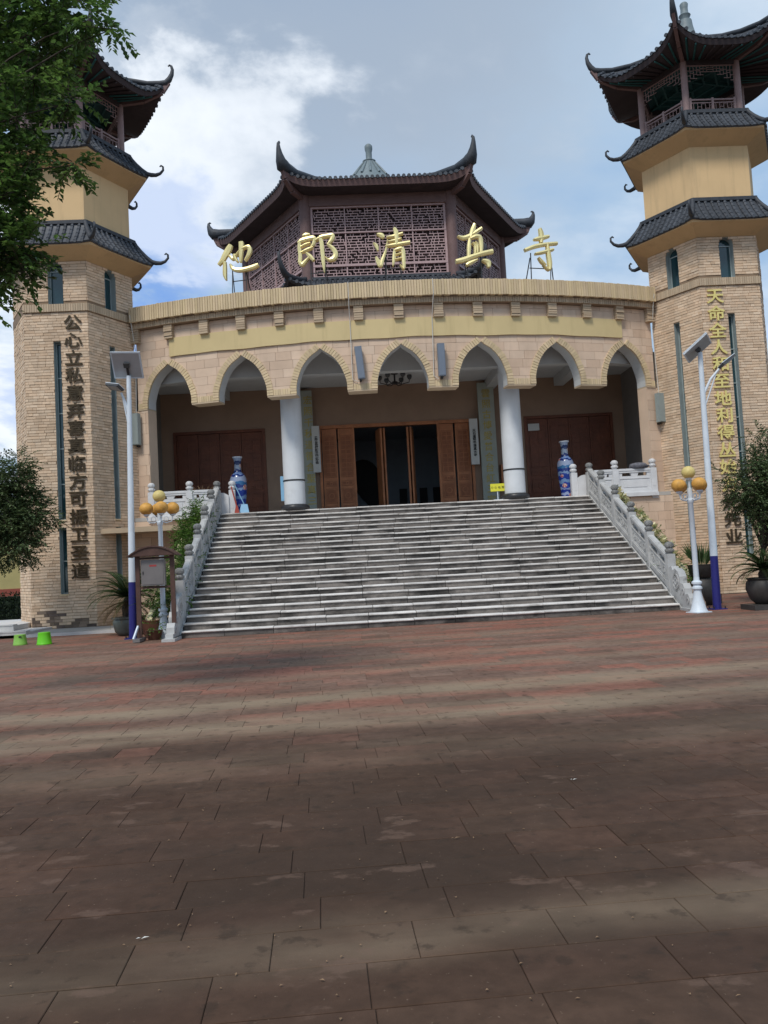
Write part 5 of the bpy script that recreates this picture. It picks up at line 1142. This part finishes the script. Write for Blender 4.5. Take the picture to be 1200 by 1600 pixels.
def globe_lamp(x, y, zt, label):
    root = thing('globe_lamp_post', label, 'street lamp', (x, y, 0), 'globe lamp posts'); 
    b = MB(); b.lathe([(.20, 0), (.19, .03), (.17, .06), (.11, .30), (.085, .46), (.085, .50), (.115, .52), (.115, .56), (.085, .58), (.08, .62), (.115, .64), (.115, .68), (.07, .71), (.06, .8)], (x, y, .02), 16); auto_smooth(b.build('flared_base', 'lamp_white', root), 45)
    b = MB(); b.box((x, y, .01), (.40, .40, .02), rz=.3); b.build('base_plate', 'lamp_white', root)
    b = MB(); b.lathe([(.062, .7), (.055, zt - .35), (.075, zt - .33), (.075, zt - .27), (.05, zt - .25), (.06, zt - .1), (.045, zt)], (x, y, 0), 14); auto_smooth(b.build('shaft', 'lamp_white', root), 45)
    b = MB(); b.tube([(x, y, zt - .05), (x, y, zt + .22)], .02, 8); b.lathe([(.05, 0), (.08, .05)], (x, y, zt + .18), 10); b.build('top_stem', 'lamp_white', root)
    b = MB(); b.ball((x, y, zt + .36), .155, 14, .95); auto_smooth(b.build('globe', 'globe_yellow', root), 180)
    for k in range(4):
        a = rad(20) + k * PI / 2; d = Vector((math.cos(a), math.sin(a), 0)); c = Vector((x, y, zt - .22))
        b = MB(); b.tube([c, c + d * .14 + Vector((0, 0, -.07)), c + d * .28 + Vector((0, 0, -.03)), c + d * .31 + Vector((0, 0, .10))], [.018, .016, .014, .014], 6); ring(b, (lambda u, z, dd, c=c, d=d: c + d * u + Vector((0, 0, z)) + Vector((-d.y, d.x, 0)) * dd), .15, .03, .05, .012, -.006, .006, 10); arm = b.build('scroll_arm', 'lamp_white', root)
        b = MB(); b.lathe([(.03, 0), (.07, .03), (.075, .05)], c + d * .31 + Vector((0, 0, .09)), 10); b.build('globe_cup', 'lamp_white', arm)
        b = MB(); b.ball(c + d * .31 + Vector((0, 0, .28)), .165, 14, .92); auto_smooth(b.build('globe', 'globe_orange', root), 180)
globe_lamp(-6.46, 20.32, 3.06, 'white lamp post with orange and yellow globes behind the notice board'); globe_lamp(5.98, 18.82, 2.86, 'white lamp post with orange and yellow globes at the right stair foot')
# ================================================================== notice board
NX, NY = -6.46, 19.62
root = thing('notice_board', 'brown framed notice board with arched roof at the left stair foot', 'notice board', (NX, NY, 0))
for s in (-1, 1):
    b = MB(); b.box((NX + s * .40, NY, 1.0), (.10, .07, 1.98)); lg = b.build('leg', 'notice_brown', root)
    b = MB(); b.box((NX + s * .40, NY - .05, .05), (.16, .62, .07)); b.build('foot', 'notice_box', lg); b = MB(); b.bar((NX + s * .40 - .07, NY - .32, .08), (NX + s * .40 - .02, NY - .06, .36), .035, .05); b.build('foot_brace', 'lamp_white', lg)
b = MB(); n = 12; R_ = .85; half = .57
def arcz(t): return 1.98 + .22 * (1 - (t / half) ** 2)
for i in range(n):
    t0, t1 = -half + 2 * half * i / n, -half + 2 * half * (i + 1) / n; b.hexa([(NX + t0, NY - .26, arcz(t0) - .03), (NX + t1, NY - .26, arcz(t1) - .03), (NX + t1, NY + .26, arcz(t1) - .03), (NX + t0, NY + .26, arcz(t0) - .03), (NX + t0, NY - .26, arcz(t0)), (NX + t1, NY - .26, arcz(t1)), (NX + t1, NY + .26, arcz(t1)), (NX + t0, NY + .26, arcz(t0))])
b.build('arched_roof', 'notice_brown', root)
for yy in (-.22, .22):
    b = MB(); b.prism([(NX - half, 1.97)] + [(NX + half, 1.97)] + [(NX + half - 2 * half * i / 12, arcz(half - 2 * half * i / 12) - .028) for i in range(1, 12)], (lambda u, z, d, yy=yy: (u, NY + yy - d, z)), -.012, .012); b.build('roof_gable', 'notice_brown', root)
for z in (1.92, 1.24):
    b = MB(); b.box((NX, NY, z), (.70, .05, .05)); b.build('cross_rail', 'notice_brown', root)
b = MB(); b.box((NX - .03, NY - .02, 1.58), (.54, .16, .60)); bx = b.build('display_box', 'notice_box', root)
b = MB(); b.box((NX - .03, NY - .105, 1.58), (.48, .012, .54)); b.build('box_door', 'notice_box', bx); b = MB(); b.box((NX - .02, NY - .113, 1.74), (.16, .004, .04)); b.build('red_label', 'label_red', bx); b = MB(); b.box((NX - .25, NY - .114, 1.58), (.02, .02, .07)); b.build('latch', 'steel_dark', bx)
# ================================================================== stools
def stool(x, y, r, h, m, label, hole):
    root = thing('plastic_stool', label, 'stool', (x, y, 0), 'green plastic stools'); b = MB(); b.lathe([(r * 1.06, 0), (r * 1.08, .02), (r * 1.02, .04), (r * .96, h * .45), (r * .94, h * .5), (r * .86, h * .9), (r * .87, h * .93), (r * .85, h), (r * .5, h + .004)], (x, y, 0), 22); auto_smooth(b.build('stool_body', m, root), 35)
    if hole: b = MB(); b.box((x + .05, y - r * .86, h * .8), (.06, .02, .035)); g = b.build('grip_hole', 'dark_thing', root)
stool(-10.05, 20.8, .155, .25, 'green_dull', 'short dull green plastic stool nearer the left picture edge', True); stool(-9.36, 20.5, .165, .29, 'green_plastic', 'taller bright green plastic stool nearer the left minaret', False)
# ================================================================== plants
def leaf_at(b, p, d, up, ln, wd, fold=.25):
    d = d.normalized(); x = d.cross(up)
    if x.length < 1e-3: x = d.cross(Vector((1, 0, 0)))
    x.normalize(); n = x.cross(d); bb = len(b.v); t = b.cur; q = p + d * ln * .45
    b.v += [tuple(p), tuple(q + x * wd / 2 + n * wd * fold), tuple(p + d * ln), tuple(q - x * wd / 2 + n * wd * fold)]
    b.f += [(bb, bb + 1, bb + 2), (bb, bb + 2, bb + 3)]; b.t += [t, t]
def rv(rr): 
    while True:
        v = Vector((rr.uniform(-1, 1), rr.uniform(-1, 1), rr.uniform(-1, 1)))
        if .05 < v.length < 1: return v
def crown(b, clumps, rr, ln, wd, droop=.3, twig=10, per=9, sticks=None):
    """clumps: (centre, radius, n twigs). each twig carries leaves along it"""
    for c, R, n in clumps:
        c = Vector(c)
        for k in range(n):
            v = rv(rr); v = v.normalized() * (rr.random() ** .45) * R; v.z *= .8; p = c + v; d = (v.normalized() * .8 + rv(rr) * .6 + Vector((0, 0, -droop * rr.random()))).normalized(); tl = ln * rr.uniform(2.2, 4.2); tone = rr.random()
            if sticks is not None and k % 3 == 0: sticks.tube([p - d * .05, p + d * tl], [.006, .003], 4, cap=False)
            for j in range(per):
                t = j / per; side = 1 if j % 2 else -1; x = d.cross(Vector((0, 0, 1))).normalized() if abs(d.z) < .95 else Vector((1, 0, 0))
                ld = (d * .7 + x * side * .9 + rv(rr) * .5 + Vector((0, 0, -.15))).normalized(); b.cur = (tone + rr.uniform(-.12, .12)) % 1; leaf_at(b, p + d * tl * t, ld, Vector((0, 0, 1)) + rv(rr) * .5, ln * rr.uniform(.7, 1.2), wd * rr.uniform(.8, 1.2))
def limb(b, a, c, r0, r1, rr, n=9):
    a, c = Vector(a), Vector(c); pts = []
    for i in range(n + 1):
        t = i / n; pts.append(a.lerp(c, t) + rv(rr) * (.02 * (c - a).length * math.sin(PI * t)) + Vector((0, 0, .12 * (c - a).length * math.sin(PI * t))))
    b.tube(pts, [r0 + (r1 - r0) * i / n for i in range(n + 1)], 8); return pts
def tree(label, base, fork, clumps, seed, ln, wd, m, tr=.14, per=9, name='broadleaf_tree', droop=.3):
    rr = random.Random(seed); root = thing(name, label, 'tree', base); tb = MB(); f = Vector(fork); limb(tb, base, fork, tr, tr * .7, rr, 8)
    for c, R, n in clumps: limb(tb, f - Vector((0, 0, rr.uniform(0, .3))), c, min(.026, tr * .25), .005, rr)
    tb.build('trunk', 'bark', root, smooth=True); b = MB(); st = MB(); crown(b, clumps, rr, ln, wd, droop, per=per, sticks=st); b.build('crown', m, root); st.build('twigs', 'bark', root, kind='stuff')
    return root
# overhanging tree, upper left, close to the viewer
def wp(px, py, dist): d = pdir(px, py); return CAMP + d * dist
oc = []
rr = random.Random(5)
for px, py, dist, R, n in ((40, 20, 9.6, .62, 80), (105, 20, 9.2, .34, 34), (150, 30, 8.9, .20, 14), (5, 90, 9.9, .55, 60), (75, 90, 9.3, .34, 36), (95, 120, 9.0, .18, 12), (15, 170, 9.6, .5, 60), (65, 190, 9.1, .28, 22), (150, 160, 8.8, .16, 12), (25, 245, 9.3, .48, 56), (100, 250, 9.0, .20, 12), (150, 258, 8.9, .12, 9), (25, 315, 9.2, .45, 55), (45, 305, 8.9, .25, 22), (20, 375, 9.0, .38, 44), (65, 390, 8.9, .26, 28), (5, 425, 9.0, .30, 30), (75, 425, 8.9, .13, 10), (8, 470, 8.8, .15, 7), (-60, 60, 10.2, .9, 60), (-80, 220, 10.0, .9, 55), (-70, 360, 9.6, .7, 40), (70, -50, 9.6, .6, 40), (-20, -60, 10, .8, 40), (185, 45, 8.8, .10, 5), (-5, 290, 9.9, .5, 44), (50, 60, 10, .45, 40)):
    oc.append((wp(px - (38 if py > 110 else 8), py, dist), R * .98, int(n * 1.9)))
tree('dark leafy tree overhanging the upper left corner', (-9.6, 9.4, 0), (-8.9, 9.6, 4.2), oc, 21, .085, .05, 'leaf_near', .16, per=12)
# small trees beside the minarets
def ball_clumps(c, R, n, rr, cl, tw, sz=.9):
    out_ = []
    for k in range(n): v = rv(rr).normalized() * R * rr.uniform(.35, 1.0); out_.append(((c[0] + v.x, c[1] + v.y, c[2] + v.z * sz), cl * rr.uniform(.7, 1.3), tw))
    return out_
tree('grey-green bushy tree at the left picture edge, before the left minaret', (-12.3, 22.6, 0), (-12.1, 22.6, 2.2), ball_clumps((-11.05, 22.6, 3.40), 1.12, 60, random.Random(3), .50, 52, 1.3), 31, .095, .052, 'leaf_grey', .10)
tree('dark small-leaved tree in front of the right minaret characters', (8.35, 20.6, 0), (8.5, 20.6, 1.5), ball_clumps((8.78, 20.6, 2.80), 1.12, 60, random.Random(8), .40, 40, 1.25) + [((8.9, 20.6, 4.4), .25, 10), ((8.5, 20.6, 4.2), .15, 6), ((9.1, 20.6, 4.75), .12, 5)], 32, .08, .044, 'leaf_grey', .07)
def frond_plant(root, c, n, ln, rr, m='frond', up0=.2, up1=1.3, name='frond', wl=.16, droop=1.1):
    for k in range(n):
        a = k * 2.399 + rr.uniform(-.2, .2); el = up0 + (up1 - up0) * (k / n) + rr.uniform(-.08, .08); d = Vector((math.cos(a), math.sin(a), 0)); b = MB(); b.cur = rr.random(); L_ = ln * rr.uniform(.85, 1.1); pts = []
        ns_ = 16
        for i in range(ns_ + 1):
            t = i / ns_; e = el - droop * t * t; pts.append((pts[-1] + (d * math.cos(e) + Vector((0, 0, math.sin(e)))) * L_ / ns_) if i else Vector(c))
        b.tube(pts, [.014 - .011 * i / ns_ for i in range(ns_ + 1)], 4, cap=False); x = Vector((-d.y, d.x, 0))
        for i in range(2, ns_ * 2):
            t = i / (ns_ * 2); p = pts[0].lerp(pts[-1], t) if 0 else pts[min(int(t * ns_), ns_ - 1)].lerp(pts[min(int(t * ns_) + 1, ns_)], t * ns_ - int(t * ns_)); tg = (pts[min(int(t * ns_) + 1, ns_)] - pts[min(int(t * ns_), ns_ - 1)]).normalized(); w_ = wl * math.sin(PI * min(1, t * .85 + .15)) ** .6
            for sg in (-1, 1): leaf_at(b, p, x * sg * 1.0 + tg * .42 + Vector((0, 0, .12)), Vector((0, 0, 1)), w_ * rr.uniform(.85, 1.1), .03, .1)
        b.build(name, m, root)
def pot(root, c, prof, m, n=20): b = MB(); b.lathe(prof, c, n); return auto_smooth(b.build('pot', m, root), 50)
rr = random.Random(14)
root = thing('potted_cycad', 'potted cycad with drooping dry lower fronds beside the left lamp post', 'pot plant', (-7.75, 22.1, 0))
pot(root, (-7.75, 22.1, 0), [(.26, 0), (.36, .1), (.42, .35), (.40, .42), (.44, .44), (.44, .48), (.36, .48)], 'pot_green'); b = MB(); b.lathe([(.16, .4), (.18, .7), (.12, .95), (.05, 1.0)], (-7.75, 22.1, 0), 10); b.build('stem', 'bark', root)
frond_plant(root, (-7.75, 22.1, .98), 44, 1.15, rr, 'frond', .1, 1.25, wl=.21, droop=1.35); frond_plant(root, (-7.75, 22.1, .9), 18, 1.0, rr, 'frond_dry', -.5, -.1, 'dry_frond', .13, .9)
root = thing('potted_cycad', 'cycad in a dark round pot at the right picture edge', 'pot plant', (7.55, 18.75, 0))
b = MB(); b.box((7.5, 18.72, .06), (.85, .7, .12)); b.build('pot_stand', 'pot_dark', root); pot(root, (7.55, 18.75, .12), [(.24, 0), (.36, .12), (.44, .35), (.42, .5), (.38, .55), (.42, .58), (.36, .6)], 'pot_dark'); b = MB(); b.lathe([(.12, .6), (.15, .8), (.08, .95)], (7.55, 18.75, .0), 10); b.build('stem', 'bark', root)
frond_plant(root, (7.55, 18.75, .9), 34, .85, rr, 'frond', -.1, 1.2, wl=.19, droop=1.3)
root = thing('tall_urn_plant', 'spiky green plant on a dark urn behind the right globe lamp', 'pot plant', (7.05, 21.0, 0))
pot(root, (7.05, 21.0, 0), [(.22, 0), (.32, .12), (.36, .4), (.28, .62), (.20, .70), (.30, .76), (.34, 1.0), (.36, 1.04), (.28, 1.04)], 'pot_dark')
b = MB()
for k in range(90): a = rr.uniform(0, 6.28); b.cur = rr.random(); leaf_at(b, Vector((7.05 + .12 * math.cos(a), 21.0 + .12 * math.sin(a), 1.02)), Vector((math.cos(a) * rr.uniform(.2, .8), math.sin(a) * rr.uniform(.2, .8), 1)), Vector((0, 1, .2)), rr.uniform(.4, .7), .035, .2)
b.build('blades', 'frond', root)
root = thing('leaning_stone', 'pale slanted stone slab leaning behind the right blue lamp foot', 'slab', (7.5, 21.3, 0)); b = MB(); b.prism([(7.22, .10), (7.62, 0), (7.60, .12), (7.38, .48), (7.26, .52)], (lambda u, z, d: (u, 21.4 - d, z + .25)), -.1, .1); b.build('slab', 'petal', root); b = MB(); b.box((7.45, 21.45, .12), (.4, .3, .24)); b.build('block', 'dark_thing', root)
# pot with flowering plant behind the notice board
root = thing('potted_shrub', 'leafy shrub in a brown pot behind the notice board legs', 'pot plant', (-6.75, 20.75, 0)); pot(root, (-6.75, 20.75, 0), [(.24, 0), (.30, .1), (.34, .38), (.36, .42), (.28, .42)], 'pot_brown'); b = MB(); crown(b, [((-6.75, 20.75, .75), .42, 46), ((-6.7, 20.75, 1.1), .3, 22)], rr, .09, .045, .2, per=8); b.build('foliage', 'leaf', root)
root = thing('flower_pot', 'low pot of bright green seedlings by the notice board', 'pot plant', (-6.55, 19.98, 0)); pot(root, (-6.62, 20.0, 0), [(.14, 0), (.20, .2), (.21, .22), (.16, .22)], 'pot_brown'); b = MB(); crown(b, [((-6.62, 20.0, .32), .2, 18)], rr, .07, .05, .1, per=6); b.build('foliage', 'leaf_bright', root)
# planting strips outside the stair balustrades
def planter(s):
    side = 'left' if s < 0 else 'right'; x = s * 6.62
    root = thing('planter_strip', ('leafy green shrubs climbing outside the left stair balustrade' if s < 0 else 'white flowering planting strip outside the right stair balustrade'), 'planter', (x, 23, 0))
    b = MB(); b.prism([(20.7, 0), (26.78, 0), (26.78, 3.02), (26.2, 2.95), (20.7, .38)], (lambda u, z, d: (x + d, u, z)), -.34, .34); b.build('planter_wall', 'cladding' if s < 0 else 'cladding', root)
    b = MB(); b.prism([(20.7, .38), (26.2, 2.95), (26.2, 3.03), (20.7, .46)], (lambda u, z, d: (x + s * .28 + d, u, z)), -.07, .07); b.build('stone_edge', 'petal', root)
    q = random.Random(40 + s); b = MB(); fl = MB()
    for k in range(26):
        y = 20.9 + 5.5 * k / 26; z = .42 + (y - 20.7) * .467; R = .42 if s < 0 else .24; crown(b, [((x - s * .08, y, z + (.34 if s < 0 else .18)), R, 30 if s < 0 else 10)], q, .10, .05, .1, per=8)
        if s < 0 and k > 14: crown(b, [((x - s * .05, y, z + .62), .26, 12)], q, .10, .05, .0, per=8)
    b.build('foliage', 'leaf_bright', root)
    for k in range(26 if s > 0 else 8):
        y = 21.3 + 5.2 * (k + q.random() * .6) / (26 if s > 0 else 8); z = .42 + (y - 20.7) * .467; c = Vector((x + q.uniform(-.2, .25), y, z + (.36 if s > 0 else .35))); fl = MB()
        for j in range(14): fl.cur = q.random(); leaf_at(fl, c + rv(q) * .05, rv(q) + Vector((0, -.3, .5)), Vector((0, 0, 1)), .17, .12, .2)
        fl.build('flower_head', 'petal', root)
planter(-1); planter(1)
# ================================================================== ground by the minarets, far left background
b = MB(); b.box((-9.0, 24.4, .03), (5.4, 2.0, .10)); structure(b.build('apron', 'landing')); 
b = MB(); b.box((-8.6, 23.38, .02), (4.6, .14, .12)); tag(b.build('white_kerb', 'kerb_white'), 'white kerb along the foot of the left minaret', 'kerb')
root = thing('side_steps', 'low pale stone steps at the far left beside the minaret', 'steps', (-13, 24.5, 0))
for i, (y, z, x1) in enumerate(((23.4, .15, -10.9), (24.3, .30, -11.6))):
    b = MB(); b.box(((x1 - 20) / 2, y + 2.0, z / 2 - .001), (x1 + 20, 4.0 - i * .02, z)); st = b.build('step', 'kerb_white', root); b = MB(); b.box(((x1 - 20) / 2, y + .14, z + .015), (x1 + 20, .3, .03)); b.build('edge_stone', 'kerb_white', st)
root = thing('compound_wall', 'faded yellow compound wall with red foot behind the left hedge', 'wall', (-20, 40, 0)); b = MB(); b.box((-24, 40, 1.7), (22, .3, 3.4)); b.build('wall_body', 'wall_yellow', root); b = MB(); b.box((-24, 39.83, .62), (22, .05, 1.24)); b.build('red_dado', 'wall_red', root); b = MB(); b.box((-24, 40, 3.45), (22, .5, .14)); b.build('coping', 'roof_tile', root)
root = thing('clipped_hedge', 'dark clipped hedge before the yellow wall at far left', 'hedge', (-16, 34, 0)); b = MB(); b.box((-18, 34.3, .5), (10, .7, .95)); b.build('hedge_core', 'hedge_leaf', root); b = MB(); q = random.Random(2)
for k in range(5000): b.cur = q.random(); p = Vector((q.uniform(-22, -12.8), 33.9 + q.choice((0, 0, .4)) + q.uniform(-.08, .08), q.uniform(.05, 1.1))); leaf_at(b, p, rv(q) + Vector((0, -.4, .3)), Vector((0, 0, 1)), .12, .06)
b.build('hedge_leaves', 'hedge_leaf', root)
# litter on the paving: a few dry leaves, each its own thing
q = random.Random(77)
for k, (x, y, lb) in enumerate(((-2.86, 3.62, 'pale dry leaf on the paving, nearest the bottom left'), (-1.42, 4.6, 'small dark dry leaf on the paving below the stairs'), (-.5, 5.6, 'pale scrap on the paving right of the middle'))):
    b = MB(); leaf_at(b, Vector((x, y, .008)), Vector((1, .4, .06)), Vector((0, 0, 1)), .035, .012, .3); leaf_at(b, Vector((x, y, .012)), Vector((-.8, -.5, .1)), Vector((0, 0, 1)), .022, .009, .3); tag(b.build('dry_leaf', 'cable_white' if k != 1 else 'dry_twig'), lb, 'leaf', 'litter on the paving')
q = random.Random(5); b = MB()
for k in range(260):                     # grit and leaf crumbs lying about
    y = 2.4 + 9 * q.random() ** 1.3; x = -1.9 + q.uniform(-.5, .55) * y * 1.05; b.cur = q.random(); leaf_at(b, Vector((x, y, .006)), Vector((q.uniform(-1, 1), q.uniform(-1, 1), .15)), Vector((0, 0, 1)), q.uniform(.008, .022), q.uniform(.006, .012), .35)
g = b.build('grit', 'dry_twig'); g['kind'] = 'stuff'; g['label'] = 'scattered grit and leaf crumbs on the paving'; g['category'] = 'grit'
print('objects', len(bpy.data.objects), 'tris', sum(len(m.polygons) * 2 for m in bpy.data.meshes))
